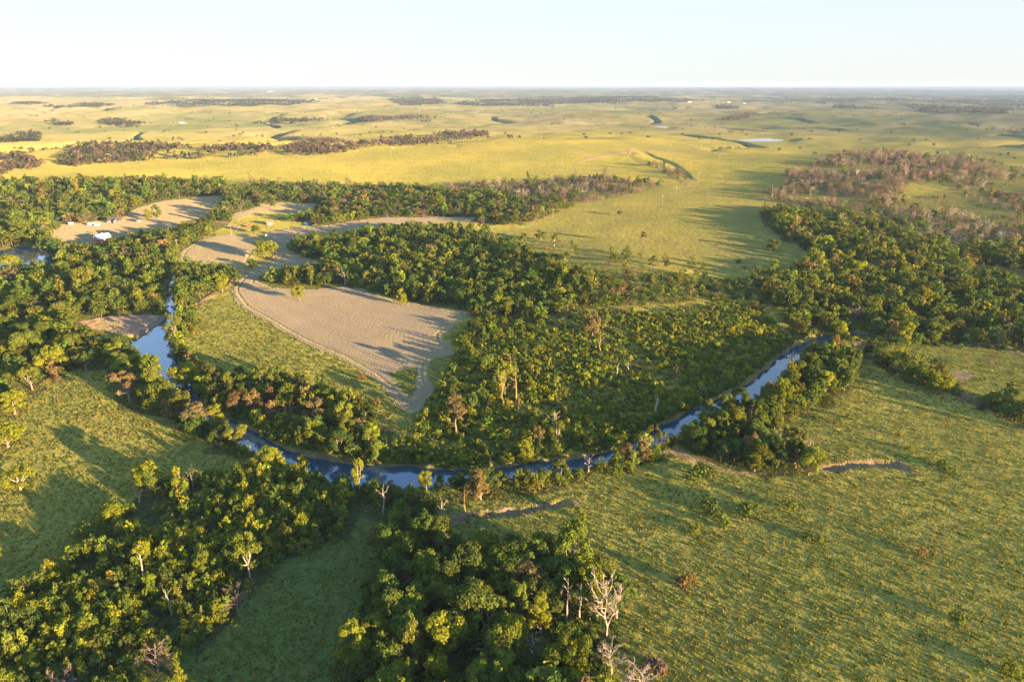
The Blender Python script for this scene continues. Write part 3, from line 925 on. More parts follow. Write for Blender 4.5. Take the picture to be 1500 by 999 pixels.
MIXT = {'olive': 5, 'yellow-green': 0.8, 'dark-green': 2.4, 'tan': 0.45, 'brown': 0.15}
fill_wood('farm', 7.0, 9.6, 9.5, MIXT)
fill_wood('leftbank', 5.2, 8.0, 9.5, {'olive': 4, 'tan': 1.2, 'dark-green': 2, 'yellow-green': .6})
fill_wood('rightbank', 5.0, 6.6, 7.5, {'olive': 4, 'yellow-green': 1.4, 'dark-green': 3, 'tan': .4})
fill_wood('centre', 5.6, 7.4, 8.5, {'olive': 4, 'yellow-green': .8, 'dark-green': 3.4, 'tan': .3})
fill_wood('creek', 7.0, 9.0, 8.0, {'olive': 4, 'yellow-green': .5, 'dark-green': 3, 'tan': .6, 'brown': 1.6})
fill_wood('right', 6.4, 8.2, 9.0, {'olive': 5, 'yellow-green': .8, 'dark-green': 3, 'tan': .6, 'brown': .35})
fill_wood('sidecreek', 5.6, 7.0, 7.5, {'olive': 3, 'dark-green': 3, 'yellow-green': .7})
fill_wood('bend', 4.3, 7.0, 9.0, {'olive': 4, 'dark-green': 3, 'yellow-green': .5, 'tan': .3})
fill_wood('nearbank', 4.2, 5.4, 6.4, {'olive': 4, 'yellow-green': .7, 'tan': .6}, ['tall', 'round', 'lobed', 'loose'], 0.6)
fill_wood('bankrow', 4.4, 5.6, 7.0, {'olive': 4, 'tan': .6}, ['tall', 'round', 'lobed'])
fill_wood('bottom', 5.6, 9.4, 11.0, {'olive': 3, 'dark-green': 4, 'yellow-green': .5, 'tan': .25})
fill_wood('creekend', 3.8, 4.6, 4.6, {'dark-green': 3, 'olive': 2}, ['round', 'lobed'])

def fill_bare(key):
    pl, sp, keep = BARE_PX[key]
    rng = np.random.default_rng(hash_name(key))
    x, y = scatter(pl, sp * 0.92, rng, 3.5)
    n = len(x); m = (rng.random(n) < keep * (0.10 + 1.2 * smooth01(0.40, 0.56, fbm(x / 32, y / 45, 88, 3)))) & ~wet(x, y)
    hh = 7.4 * np.exp(0.3 * rng.standard_normal(n)); ww = 6.2 * np.exp(0.3 * rng.standard_normal(n))
    m &= ~blocked(x, y, H(x, y), hh)
    green = rng.random(n) < (0.18 if key in ('hill', 'hillright', 'shade') else 0.28)
    tone = rng.choice(['brown', 'brown', 'ash', 'grey', 'brown'], n)
    g = m & ~green
    BARES.add(x[g], y[g], ww[g], hh[g], tone[g], tone[g], key)
    g = m & green
    TREES.add(x[g], y[g], ww[g], hh[g] * 0.9, rng.choice(['olive', 'dark-green'], n)[g], np.full(n, 'round')[g], key)
for k in BARE_PX: fill_bare(k)

def fill_small(P, poly, key, sp, w, h, tones, keep=1.0, seed=1, zm=1.5):
    rng = np.random.default_rng(seed)
    x, y = scatter(poly, sp, rng, zm)
    n = len(x)
    patch = 0.55 + 0.9 * fbm(x / 16, y / 16, seed, 3)
    ww = w * np.exp(0.28 * rng.standard_normal(n)) * patch; hh = h * np.exp(0.25 * rng.standard_normal(n)) * patch
    m = ~wet(x, y, 1.2) & (rng.random(n) < keep) & (rng.random(n) < 0.25 + 1.2 * smooth01(0.3, 0.55, fbm(x / 11, y / 11, seed + 5, 3)))
    if P is not BUSHES: m &= ~blocked(x, y, H(x, y), hh)
    else:
        z = H(x, y); px, py, _ = proj(x, y, z)
        for q in list(FIELDS_PX.values()) + [HOLE_PX]: m &= ~inpoly(px, py, q)
    names = list(tones); pr = np.array(list(tones.values()), float); pr /= pr.sum()
    P.add(x[m], y[m], ww[m], hh[m], rng.choice(names, n, p=pr)[m], np.full(n, 'sap')[m], key)
fill_small(SAPS, THICKET_PX, 'thicket', 2.1, 3.4, 5.0, {'olive': 3.4, 'yellow-green': 2.6, 'dark-green': 3}, seed=3)
fill_small(SAPS, [(590, 625), (640, 572), (664, 527), (700, 470), (800, 470), (830, 560), (860, 650), (740, 668), (660, 674), (600, 668), (568, 655)], 'slope', 5.4, 3.7, 4.2, {'olive': 4, 'yellow-green': 2.8, 'dark-green': 1.6}, 0.9, seed=4)
fill_small(SAPS, [(860, 460), (1110, 455), (1140, 490), (1120, 530), (1060, 570), (960, 615), (870, 640)], 'slope', 10.0, 3.2, 3.4, {'olive': 4, 'yellow-green': 2, 'dark-green': 2, 'tan': .5}, 0.7, seed=5)
fill_small(SAPS, UPSLOPE_PX, 'upslope', 5.0, 4.2, 5.0, {'olive': 4, 'tan': 1, 'dark-green': 2}, 0.9, seed=6)
fill_small(BUSHES, SLOPE_PX, 'slope', 1.95, 2.5, 2.0, {'olive': 4, 'yellow-green': 3.4, 'dark-green': 1.6}, 0.95, seed=8, zm=0.8)
fill_small(SAPS, WOODS['bottom'][0], 'bottom', 4.6, 3.6, 5.0, {'olive': 2, 'yellow-green': .5, 'dark-green': 4}, 1.0, seed=31)
fill_small(SAPS, WOODS['creekend'][0], 'creekend', 3.0, 3.2, 3.6, {'olive': 2, 'dark-green': 4}, 1.0, seed=32)
fill_small(BUSHES, [(940, 460), (1060, 442), (1115, 448), (1150, 485), (1128, 518), (1060, 565), (990, 560), (930, 500)], 'slope', 2.3, 2.5, 2.0, {'olive': 4, 'yellow-green': 4, 'dark-green': 1.2}, 1.0, seed=33, zm=0.8)
def bank_bushes():
    rng = np.random.default_rng(44)
    i = rng.random(5200) * (len(RIVER) - 1.001); k = i.astype(int); t = i - k
    P = RIVER[k] * (1 - t[:, None]) + RIVER[k + 1] * t[:, None]
    d = RIVER[k + 1, :2] - RIVER[k, :2]; d /= np.linalg.norm(d, axis=1)[:, None]
    sd = np.where(rng.random(len(k)) < 0.5, 1, -1)
    off = (P[:, 2] * 0.5 + 0.9 + 5.5 * rng.random(len(k)) ** 1.5) * sd
    x = P[:, 0] - d[:, 1] * off; y = P[:, 1] + d[:, 0] * off
    z = H(x, y); px, py, _ = proj(x, y, z)
    near_side = (d[:, 0] * sd) < 0
    m = ~wet(x, y, 0.5) & ~inpoly(px, py, BAR_PX) & (np.hypot(x, y) < 460) & ~(near_side & (px > 350) & (rng.random(len(x)) < 0.8))
    n = m.sum()
    BUSHES.add(x[m], y[m], 2.3 * np.exp(.3 * rng.standard_normal(n)), 1.7 * np.exp(.3 * rng.standard_normal(n)), rng.choice(['olive', 'dark-green', 'dark-green', 'yellow-green'], n), np.full(n, 'sap'), 'river')
bank_bushes()
fill_small(SAPS, [(720, 352), (800, 350), (900, 365), (1000, 380), (1090, 402), (1000, 402), (900, 402), (830, 398), (770, 372)], 'pasturefoot', 12.0, 4.6, 4.8, {'olive': 4, 'tan': 1.5, 'dark-green': 1}, 0.55, seed=51)
fill_small(BUSHES, UPSLOPE_PX, 'upslope', 3.2, 2.2, 1.7, {'olive': 3, 'tan': 1, 'dark-green': 2}, 0.7, seed=9, zm=0.8)
fill_small(BUSHES, WOODS['rightbank'][0], 'rightbank', 2.6, 2.3, 1.9, {'olive': 3, 'dark-green': 3, 'yellow-green': .6}, 0.9, seed=10, zm=0.8)
fill_small(BUSHES, WOODS['right'][0], 'right', 4.6, 2.6, 2.2, {'olive': 3, 'dark-green': 3}, 0.8, seed=11, zm=0.8)
fill_small(BUSHES, WOODS['bottom'][0], 'bottom', 2.6, 2.6, 2.2, {'olive': 2, 'dark-green': 4}, 0.9, seed=12, zm=0.8)
fill_small(BUSHES, WOODS['creekend'][0], 'creekend', 2.2, 2.4, 2.0, {'olive': 2, 'dark-green': 4}, 0.9, seed=13, zm=0.8)
fill_small(BUSHES, WOODS['bend'][0], 'bend', 2.8, 2.2, 1.8, {'olive': 2, 'dark-green': 3}, 0.9, seed=14, zm=0.8)
fill_small(BUSHES, [(365, 668), (430, 682), (520, 700), (545, 712), (540, 722), (480, 705), (400, 690), (350, 690)], 'creekend', 2.4, 2.2, 1.8, {'olive': 2, 'dark-green': 3}, 0.9, seed=15, zm=0.8)

# ------------------------------------------------------------------ the plants that stand out, one by one (photo position of the foot)
def m_per_px(px, py):
    x, y = at(px, py); f = y * CP + (CAM_H - H0(x, y)) * SP
    return float(f[0]) / 1000.0
LONE = []      # (kind, foot px, foot py, crown width px, height px, tone, shape, label)
def T(px, py, wpx, hpx, tone, shape, label): LONE.append(('tree', px, py, wpx, hpx, tone, shape, label))
def B(px, py, wpx, hpx, tone, shape, label): LONE.append(('bare', px, py, wpx, hpx, tone, shape, label))
def U(px, py, wpx, hpx, tone, label): LONE.append(('bush', px, py, wpx, hpx, tone, 'bush', label))
T(31, 718, 46, 46, 'yellow-green', 'pale', 'yellow-green tree with a pale forked trunk standing alone in the left meadow')
T(22, 606, 50, 46, 'yellow-green', 'round', 'round bright yellow-green tree at the left edge above the shaded meadow')
T(12, 655, 58, 50, 'yellow-green', 'spread', 'broad yellowish tree cut by the left edge, below the round bright one')
T(221, 716, 52, 56, 'yellow-green', 'round', 'big bright yellow-green tree on the top edge of the thicket')
T(266, 731, 27, 52, 'yellow-green', 'column', 'slim yellow tree right of the big bright one on the thicket edge')
T(-2, 826, 26, 40, 'yellow-green', 'round', 'half of a bright round tree at the left edge over dark grass')
T(366, 846, 42, 74, 'olive', 'pale', 'half dead tree with pale limbs and leafy top on the thicket edge')
T(165, 768, 46, 40, 'yellow-green', 'spread', 'wide yellow-green tree at the upper left edge of the thicket')
T(124, 792, 42, 36, 'olive', 'spread', 'olive wide tree on the left edge of the thicket, below the yellow-green one')
T(272, 795, 24, 34, 'yellow-green', 'column', 'small bright pointed tree in the middle of the dark thicket')
T(302, 850, 32, 50, 'olive', 'tall', 'tall olive tree in the thicket left of the half dead tree')
T(318, 905, 26, 34, 'yellow-green', 'round', 'small yellow-green tree at the right edge of the thicket by the pink dead tree')
T(215, 838, 40, 58, 'yellow-green', 'round', 'tall yellow-green tree behind the bare pole in the thicket')
T(650, 965, 80, 92, 'yellow-green', 'lobed', 'largest bright yellow-green tree of the dark wood at bottom centre')
T(792, 925, 48, 66, 'yellow-green', 'tall', 'bright tree with golden leaf tips in the middle of the bottom wood')
T(597, 830, 62, 66, 'olive', 'spread', 'broad tree with a yellow top at the upper left of the bottom wood')
T(601, 858, 36, 44, 'tan', 'loose', 'brownish thin tree below the yellow-topped one in the bottom wood')
T(604, 890, 44, 44, 'olive', 'round', 'olive tree with yellow tips at the left of the bottom wood')
T(690, 905, 64, 74, 'olive', 'tall', 'tall olive tree behind the largest bright tree of the bottom wood')
T(735, 880, 56, 60, 'olive', 'lobed', 'olive tree left of the golden-tipped tree in the bottom wood')
T(638, 1010, 42, 62, 'yellow-green', 'round', 'bright tree rising from the bottom edge below the largest bright one')
T(785, 1010, 42, 46, 'rust', 'round', 'tree with a rusty pink top at the bottom edge of the wood')
T(870, 850, 70, 52, 'olive', 'spread', 'wide olive tree at the upper right edge of the bottom wood')
T(560, 960, 56, 74, 'olive', 'tall', 'tall tree with a yellow crest at the lower left of the bottom wood')
T(527, 722, 26, 56, 'yellow-green', 'pale', 'slim tree with a bare pale stem standing over the river water')
T(625, 720, 24, 38, 'yellow-green', 'round', 'bright small tree on the near bank before the wide water')
T(646, 710, 14, 20, 'olive', 'round', 'tiny round tree right of the bright small one on the near bank')
T(704, 732, 40, 52, 'tan', 'tall', 'tan weeping tree on the near bank of the river')
T(700, 716, 54, 34, 'dark-green', 'spread', 'dark flat-topped tree at the water behind the tan weeping tree')
T(760, 718, 24, 38, 'olive', 'round', 'round olive tree on the near bank right of the weeping tree')
T(795, 714, 30, 34, 'olive', 'lobed', 'lobed olive tree on the near bank left of the dead-topped tree')
T(820, 710, 34, 44, 'olive', 'tall', 'tree with dead twigs on top beside the pale snag at the river')
T(848, 706, 22, 24, 'olive', 'round', 'low round tree just left of the pale snag at the river')
T(398, 690, 44, 48, 'yellow-green', 'lobed', 'yellow-green tree with brown limbs hanging over the left water reach')
T(440, 684, 27, 36, 'yellow-green', 'round', 'round bright tree on the bank right of the one with brown limbs')
T(312, 608, 30, 34, 'yellow-green', 'lobed', 'bright yellow tree at the water right of the narrow river reach')
T(378, 602, 36, 42, 'tan', 'round', 'tan round tree in the grove below the hay field')
T(465, 620, 42, 46, 'tan', 'loose', 'tan loose tree in the right half of the grove below the field')
T(509, 600, 32, 36, 'yellow-green', 'round', 'bright tree at the right edge of the grove near the field corner')
T(270, 556, 56, 46, 'yellow-green', 'spread', 'bright yellow tree leaning over the blue pool')
T(256, 500, 34, 46, 'olive', 'tall', 'tall olive tree at the water right of the blue pool')
T(190, 588, 54, 56, 'tan', 'loose', 'tan tree with exposed branches at the meadow side of the pool')
T(238, 604, 54, 56, 'olive', 'spread', 'wide olive tree right of the tan tree with exposed branches')
T(768, 672, 32, 42, 'yellow-green', 'round', 'bright round tree on the scrubby slope close to the river')
T(815, 652, 28, 42, 'olive', 'pale', 'tree with a pale dead top on the scrubby slope near the river')
T(790, 652, 20, 32, 'tan', 'pale', 'thin tree with tan top left of the pale-topped one on the slope')
T(738, 570, 34, 46, 'yellow-green', 'tall', 'leafy tree behind the tall forked snag on the slope')
T(670, 615, 40, 46, 'tan', 'tall', 'tan-topped tree at the left of the scrubby slope by the field neck')
T(868, 492, 30, 40, 'tan', 'lobed', 'tan open tree on the crest of the scrubby slope')
T(886, 478, 20, 30, 'olive', 'tall', 'thin tree right of the tan open tree on the crest')
T(439, 441, 24, 28, 'yellow-green', 'round', 'lone round tree at the upper left edge of the hay field')
T(590, 447, 19, 28, 'yellow-green', 'round', 'lone round tree at the top edge of the hay field, right of centre')
T(388, 378, 42, 24, 'yellow-green', 'spread', 'wide low oak standing alone between the two tan fields')
T(370, 392, 17, 15, 'dark-green', 'round', 'small dark tree below the wide low oak')
T(347, 416, 20, 28, 'dark-green', 'tall', 'dark tree beside the dirt track above the hay field')
T(326, 428, 32, 32, 'yellow-green', 'lobed', 'bright yellow tree beside the dirt track left of the dark tree')
T(232, 321, 15, 22, 'olive', 'tall', 'tall lone tree with a bare trunk in the yard right of the house')
T(217, 323, 12, 18, 'yellow-green', 'round', 'small lone tree in the yard between the house and the tall tree')
T(80, 340, 22, 15, 'olive', 'spread', 'low tree in the yard at the left end of the tan clearing')
T(398, 306, 26, 24, 'olive', 'round', 'lone oak on the edge of the upper right tan field')
T(374, 342, 16, 14, 'olive', 'round', 'small tree right of the small red truck by the track')
T(95, 402, 34, 24, 'yellow-green', 'lobed', 'bright yellow trees right of the left pond')
T(18, 402, 40, 34, 'yellow-green', 'lobed', 'bright yellow tree in front of the left pond water')
T(32, 352, 36, 36, 'olive', 'round', 'large round tree behind the left pond')
T(908, 316, 11, 9, 'tan', 'round', 'small brown round tree alone on the wide pasture')
T(812, 361, 14, 20, 'olive', 'pale', 'pale-stemmed tree at the left foot of the wide pasture')
T(765, 353, 14, 14, 'olive', 'round', 'small olive tree near the creek wood on the left of the pasture')
T(793, 352, 20, 17, 'olive', 'lobed', 'lobed olive tree left of the pale-stemmed one on the pasture')
T(827, 394, 24, 28, 'olive', 'pale', 'leaning olive tree at the lower edge of the wide pasture')
T(900, 384, 20, 16, 'olive', 'spread', 'flat olive tree in the middle of the lower pasture')
T(917, 384, 14, 14, 'olive', 'round', 'round tree just right of the flat one on the lower pasture')
T(952, 391, 8, 14, 'olive', 'tall', 'slim small tree on the lower pasture right of the flat tree')
T(942, 358, 12, 20, 'tan', 'loose', 'thin brown tree in the middle of the wide pasture')
T(1129, 368, 22, 20, 'olive', 'round', 'round tree at the left edge of the big wood beyond the bend')
T(1081, 387, 12, 10, 'olive', 'round', 'small round green tree on the shaded pasture')
T(1092, 396, 9, 8, 'dark-green', 'round', 'smallest dark tree below the round one on the shaded pasture')
T(1157, 256, 12, 11, 'yellow-green', 'round', 'yellowish tree at the left tip of the brown hill')
T(1227, 500, 34, 42, 'yellow-green', 'lobed', 'bright yellow tree above the water of the river bend')
T(1322, 505, 28, 40, 'yellow-green', 'tall', 'bright tree right of the river bend behind the green bank')
T(1332, 462, 34, 38, 'olive', 'round', 'big round brownish tree in the middle of the wood beyond the bend')
T(1375, 576, 44, 40, 'yellow-green', 'spread', 'broad tree lit yellow at the head of the side creek')
T(1458, 596, 46, 36, 'olive', 'spread', 'broad sunlit tree beside the side creek water')
T(1062, 614, 34, 46, 'olive', 'round', 'round tree at the water beside the pinkish leafless round tree')
T(1087, 607, 34, 46, 'dark-green', 'tall', 'dark tree at the water between the two pinkish leafless trees')
T(1163, 560, 34, 44, 'olive', 'lobed', 'lobed tree at the river above the pasture, lowest of its row')
T(1183, 548, 36, 44, 'olive', 'round', 'round tree second up the row along the river bend')
T(1204, 534, 34, 42, 'dark-green', 'round', 'dark round tree third up the row along the river bend')
T(1226, 522, 32, 38, 'tan', 'lobed', 'brownish tree at the upper end of the river bend row')
T(672, 714, 36, 34, 'dark-green', 'round', 'dark round tree on the bank left of the dark flat-topped one')
T(730, 712, 28, 32, 'olive', 'lobed', 'lobed olive tree on the bank right of the tan weeping tree')
T(1340, 566, 42, 42, 'olive', 'round', 'round olive tree above the shaded corner of the right pasture')
# leafless
B(348, 895, 44, 42, 'brown', 'dense', 'pinkish leafless round tree on the right edge of the thicket')
B(232, 982, 54, 54, 'brown', 'dense', 'large pinkish leafless tree near the bottom of the thicket')
B(96, 1018, 60, 38, 'brown', 'dense', 'leafless pinkish tree cut by the bottom edge at left')
B(213, 856, 10, 44, 'grey', 'pole', 'bare straight pole of a dead tree in the thicket')
B(251, 900, 20, 40, 'grey', 'snag', 'forked dead stem low in the thicket')
B(284, 720, 24, 44, 'brown', 'open', 'bare pinkish twiggy tree beside the slim yellow tree')
B(205, 735, 18, 18, 'grey', 'snag', 'short bleached snag at the top of the thicket')
B(888, 930, 52, 92, 'grey', 'dense', 'tall bleached dead tree on the right edge of the bottom wood')
B(896, 985, 42, 58, 'grey', 'dense', 'second bleached dead tree below the tall one by the pasture')
B(940, 1022, 66, 56, 'grey', 'dense', 'drooping bleached dead tree at the bottom edge by the pasture')
B(829, 908, 22, 64, 'grey', 'snag', 'thin pale dead trunk left of the tall bleached tree')
B(849, 915, 22, 62, 'grey', 'snag', 'second thin pale trunk right beside the tall bleached tree')
B(714, 962, 58, 52, 'grey', 'open', 'grey dead tree with spreading bare limbs inside the bottom wood')
B(780, 955, 44, 48, 'grey', 'open', 'bare tree below the golden-tipped tree in the bottom wood')
B(562, 752, 24, 46, 'grey', 'open', 'bleached snag in the shady creek mouth')
B(648, 780, 26, 56, 'grey', 'open', 'tall grey snag above the bottom wood by the creek')
B(682, 752, 26, 42, 'tan', 'open', 'sunlit bare tree between the creek and the near bank')
B(862, 692, 28, 32, 'grey', 'open', 'bleached snag standing on the bank against the blue water')
B(827, 680, 18, 26, 'grey', 'open', 'bleached branches over the water left of the snag on the bank')
B(736, 595, 22, 54, 'tan', 'snag', 'tall forked dead trunk in the middle of the scrubby slope')
B(756, 588, 22, 46, 'tan', 'snag', 'forked dead trunk right of the tallest one on the slope')
B(758, 612, 14, 38, 'tan', 'snag', 'lower dead trunk below the two forked ones on the slope')
B(667, 640, 14, 26, 'tan', 'pole', 'leaning pale dead stem at the lower left of the slope')
B(757, 640, 20, 16, 'grey', 'open', 'low bare grey twigs above the bright round tree on the slope')
B(811, 632, 20, 34, 'grey', 'open', 'bare grey crown on the slope above the pale-topped tree')
B(903, 552, 14, 20, 'grey', 'snag', 'small bleached snag among the bushes of the slope')
B(878, 516, 18, 36, 'tan', 'snag', 'dead trunk on the upper slope below the tan open tree')
B(920, 545, 12, 16, 'grey', 'snag', 'short snag right of the small bleached one on the slope')
B(990, 560, 16, 28, 'tan', 'open', 'bare tan tree alone in the bushes of the right slope')
B(750, 540, 28, 28, 'tan', 'open', 'bare branching tree on the upper slope by the field corner')
B(960, 605, 12, 24, 'grey', 'pole', 'dark dead stem near the river at the foot of the slope')
B(1071, 622, 24, 32, 'brown', 'dense', 'round pinkish leafless tree by the blue river reach')
B(1099, 622, 18, 28, 'brown', 'dense', 'narrow pinkish leafless tree right of the round one by the river')
B(1140, 660, 26, 34, 'grey', 'dense', 'leafless grey top among the riverbank trees by the pasture')
B(1184, 672, 30, 36, 'grey', 'open', 'leafless grey tree at the right end of the riverbank trees')
B(426, 612, 34, 30, 'brown', 'open', 'bare pinkish dead tree in the grove below the field')
B(192, 560, 40, 30, 'tan', 'open', 'bare spreading limbs at the edge of the tree belt left of the river')
B(252, 520, 16, 20, 'grey', 'snag', 'small bleached snag by the blue pool')
B(128, 330, 28, 18, 'brown', 'dense', 'wide leafless tree behind the white trailers')
B(505, 418, 22, 26, 'grey', 'open', 'bare grey tree at the upper edge of the hay field')
B(456, 362, 16, 18, 'brown', 'open', 'bare brown tree at the left tip of the wood above the field')
B(724, 362, 14, 20, 'tan', 'open', 'bare tan tree at the right end of the wood above the field')
B(1265, 410, 20, 22, 'brown', 'open', 'bare brown tree in the big wood beyond the bend')
B(1450, 540, 24, 26, 'brown', 'dense', 'bare pinkish tree beside the side creek')
B(420, 241, 5, 6, 'grey', 'open', 'tiny dark tree on the sunlit ridge')
B(1418, 540, 12, 18, 'brown', 'open', 'thin bare tree on the red bank of the side creek')
# bushes of the open pasture
U(1182, 790, 20, 14, 'dark-green', 'left one of two touching dark bushes in the right pasture')
U(1203, 793, 16, 13, 'olive', 'right one of two touching dark bushes in the right pasture')
U(1044, 752, 42, 20, 'dark-green', 'biggest dark bush of the cluster in the right pasture')
U(1090, 750, 46, 22, 'dark-green', 'wide dark bush right of the biggest one in the cluster')
U(1152, 745, 26, 15, 'olive', 'brownish bush right of the cluster in the pasture')
U(1020, 778, 26, 14, 'olive', 'small bush below the cluster, at its left')
U(1062, 776, 24, 15, 'olive', 'small bush below the cluster, at its right')
U(1400, 912, 26, 18, 'dark-green', 'dark bush with a long shadow in the lower right pasture')
U(1484, 992, 34, 22, 'olive', 'bush in the bottom right corner of the photo')
U(1024, 702, 46, 24, 'dark-green', 'large dark bush below the riverbank trees')
U(1386, 688, 30, 14, 'dark-green', 'dark bush right of the washed-out gully')
U(1350, 815, 16, 14, 'rust', 'small reddish bush alone in the right pasture')
U(1004, 860, 34, 20, 'rust', 'rusty dead bush in the lower pasture near the bleached trees')
U(1228, 622, 16, 11, 'olive', 'small bush in the upper right pasture near the tree row')
U(1242, 612, 14, 10, 'olive', 'faint bush up and right of the small one in the upper pasture')
U(1318, 638, 10, 9, 'yellow-green', 'tiny bright bush near the shaded corner of the pasture')
U(1330, 660, 16, 9, 'olive', 'low bush in the middle of the upper right pasture')
U(850, 762, 24, 16, 'olive', 'olive bush at the right end of the grassy channel')
U(894, 682, 10, 10, 'rust', 'rust red bush at the foot of the tree row on the bank')
U(262, 632, 12, 12, 'rust', 'red bush at the meadow edge of the left tree belt')
U(80, 560, 16, 12, 'rust', 'orange bush at the edge of the wood above the left meadow')
U(550, 790, 34, 24, 'rust', 'rusty dark bush left of the broad yellow-topped tree')
U(530, 555, 14, 10, 'rust', 'red brush pile at the edge of the hay field neck')
U(552, 592, 14, 12, 'rust', 'lower red brush pile beside the hay field neck')
U(958, 986, 40, 24, 'brown', 'dry purple-grey brush at the bottom edge of the pasture')

# ------------------------------------------------------------------ sort out which plants are single things and which are mass
lone_xy = []
for i, (kind, px, py, wp, hp, tone, shape, label) in enumerate(LONE):
    x, y = at(px, py); k = m_per_px(px, py)
    x = float(x[0]); y = float(y[0])
    dep = math.atan2(CAM_H, math.hypot(x, y))
    ht = (hp * k - (0.0 if kind == 'bush' or shape in ('pole', 'snag') else 0.55 * wp * k * math.sin(dep))) / math.cos(dep)
    lone_xy.append((x, y, wp * k, max(ht, 0.62 * wp * k if kind != 'bush' else 0.45 * wp * k)))
LX = np.array(lone_xy)
for P in (TREES, BARES, SAPS, BUSHES):
    P.arrays()
    keep = np.ones(len(P.x), bool)
    for (x, y, ww, hh), L in zip(lone_xy, LONE):
        if L[0] == 'bush': rr = ww * 0.45
        else: rr = 0.30 * ww + (0.22 * np.median(P.w) if P in (TREES, BARES) else 0.0)
        d = np.hypot(P.x - x, P.y - y)
        keep &= d > rr
        # nothing tall may stand right in front of a singled-out tree
        if L[0] != 'bush' and (P is TREES or (P is SAPS and L[0] == 'bare')):
            ux, uy = -x / math.hypot(x, y), -y / math.hypot(x, y)
            al = (P.x - x) * ux + (P.y - y) * uy; ac = np.abs((P.x - x) * uy - (P.y - y) * ux)
            keep &= ~((al > 0) & (al < (3 + 0.22 * hh if L[0] == 'tree' else 3 + 0.7 * hh)) & (ac < ww * 0.35))
    P.keep = keep
    P.big = np.where(keep & (P.px > -10) & (P.px < 1510) & (P.by < 1050), np.sqrt(np.maximum(P.w * P.h, 0.01)) / P.f, 0)

n_lone = {k: sum(1 for L in LONE if L[0] == k) for k in ('tree', 'bare', 'bush')}
def split(P, n):
    order = np.argsort(-P.big)
    sel = np.zeros(len(P.x), bool)
    sel[order[:n]] = True
    sel &= P.big > 0
    return sel & P.keep, (~sel) & P.keep

# ---- templates
def tmpl_rng(i): return np.random.default_rng(1000 + i)
class Kind: pass
def obj_mesh(name, vf, mat): return mesh_np(name, vf[0], vf[1], [mat])
NEAR = {}
def near_tree(shape, var):
    key = (shape, var)
    if key not in NEAR:
        rng = tmpl_rng(hash_name(shape) % 900 + var * 37)
        sh = 'loose' if shape == 'pale' else shape
        crown, trunk = broadleaf(rng, sh, 2200 if shape == 'pale' else (4600 if sh != 'column' else 2600), 0.26)
        NEAR[key] = (obj_mesh('crown', crown, M_LEAF), obj_mesh('trunk', trunk, M_PALE if shape == 'pale' else M_BARK),
                     {'round': (9.6, 10.4), 'tall': (7.8, 11.6), 'column': (4.8, 10.6), 'spread': (11, 8.6), 'loose': (9.4, 10.4), 'lobed': (9.4, 10.4)}[sh])
    return NEAR[key]
BARE_T = {}
def near_bare(shape, var):
    key = (shape, var)
    if key not in BARE_T:
        rng = tmpl_rng(hash_name(shape) % 900 + var * 41 + 5)
        if shape == 'pole':
            parts = tube(wob(rng, (0, 0, -.4), (0.3, 0, 10), 4, 0.01), [0.3, 0.27, 0.22, 0.17, 0.1], 6)
            fine = join([tube(wob(rng, (0.1, 0, 6 + i), (rng.normal() * 0.8, rng.normal() * 0.8, 7.2 + i), 2, 0.05), [0.07, 0.05, 0.02], 3) for i in range(3)])
            dims = (2.0, 10)
        elif shape == 'snag':
            fine, parts = bare(rng, 9, 2.6, False, 0.45, 5, 0.34); dims = (4.6, 8.8)
        elif shape == 'open':
            fine, parts = bare(rng, 9, 3.8, False, 0.3, 8, 0.32); dims = (7.0, 8.8)
        else:
            fine, parts = bare(rng, 8.5, 4.0, True, 0.18, 14, 0.26, 1.5); dims = (8.0, 8.4)
        BARE_T[key] = (obj_mesh('crown', fine, M_TWIG), obj_mesh('trunk', parts, M_TWIG), dims)
    return BARE_T[key]
SAP_T = []
for i in range(7):
    c, t = sapling(tmpl_rng(300 + i), 560, 0.19); SAP_T.append((obj_mesh('crown', c, M_LEAF), obj_mesh('trunk', t, M_BARK), (3.6, 5.0)))
BUSH_T = [obj_mesh('bush', bush(tmpl_rng(340 + i), 240, 0.15), M_LEAF) for i in range(7)]

def place_tree(name, cat, T3, x, y, z, ww, hh, tone, rng, label, group=None, second='crown', barkcol=None):
    crown, trunk, (dw, dh) = T3
    r = empty(name, (x, y, z), rng.random() * 6.283)
    r.scale = (ww / dw, ww / dw * (0.9 + 0.2 * rng.random()), hh / dh)
    tag(r, label, cat, group)
    c = bpy.data.objects.new(second, crown); c.color = (*tone, 1); link(c, r)
    t = bpy.data.objects.new('trunk', trunk); t.color = (*(barkcol if barkcol is not None else tone), 1); link(t, r)
    return r

rngL = np.random.default_rng(99)
for (kind, px, py, wp, hp, tone, shape, label), (x, y, ww, hh) in zip(LONE, lone_xy):
    z = H(x, y) - 0.05
    if kind == 'tree':
        place_tree('broadleaf_tree', 'tree', near_tree(shape, int(rngL.integers(2))), x, y, z, ww, hh, TONES[tone], rngL, label)
    elif kind == 'bare':
        place_tree('bare_tree', 'dead tree', near_bare(shape, int(rngL.integers(3))), x, y, z, ww, hh, TONES[tone], rngL, label, None, 'crown')
    else:
        o = bpy.data.objects.new('bush', BUSH_T[int(rngL.integers(7))]); o.location = (x, y, z - 0.1); o.rotation_euler = (0, 0, rngL.random() * 6.28)
        o.scale = (ww / 2.1, ww / 2.1, hh / 1.35); o.color = (*TONES[tone], 1); tag(o, label, 'bush'); link(o)

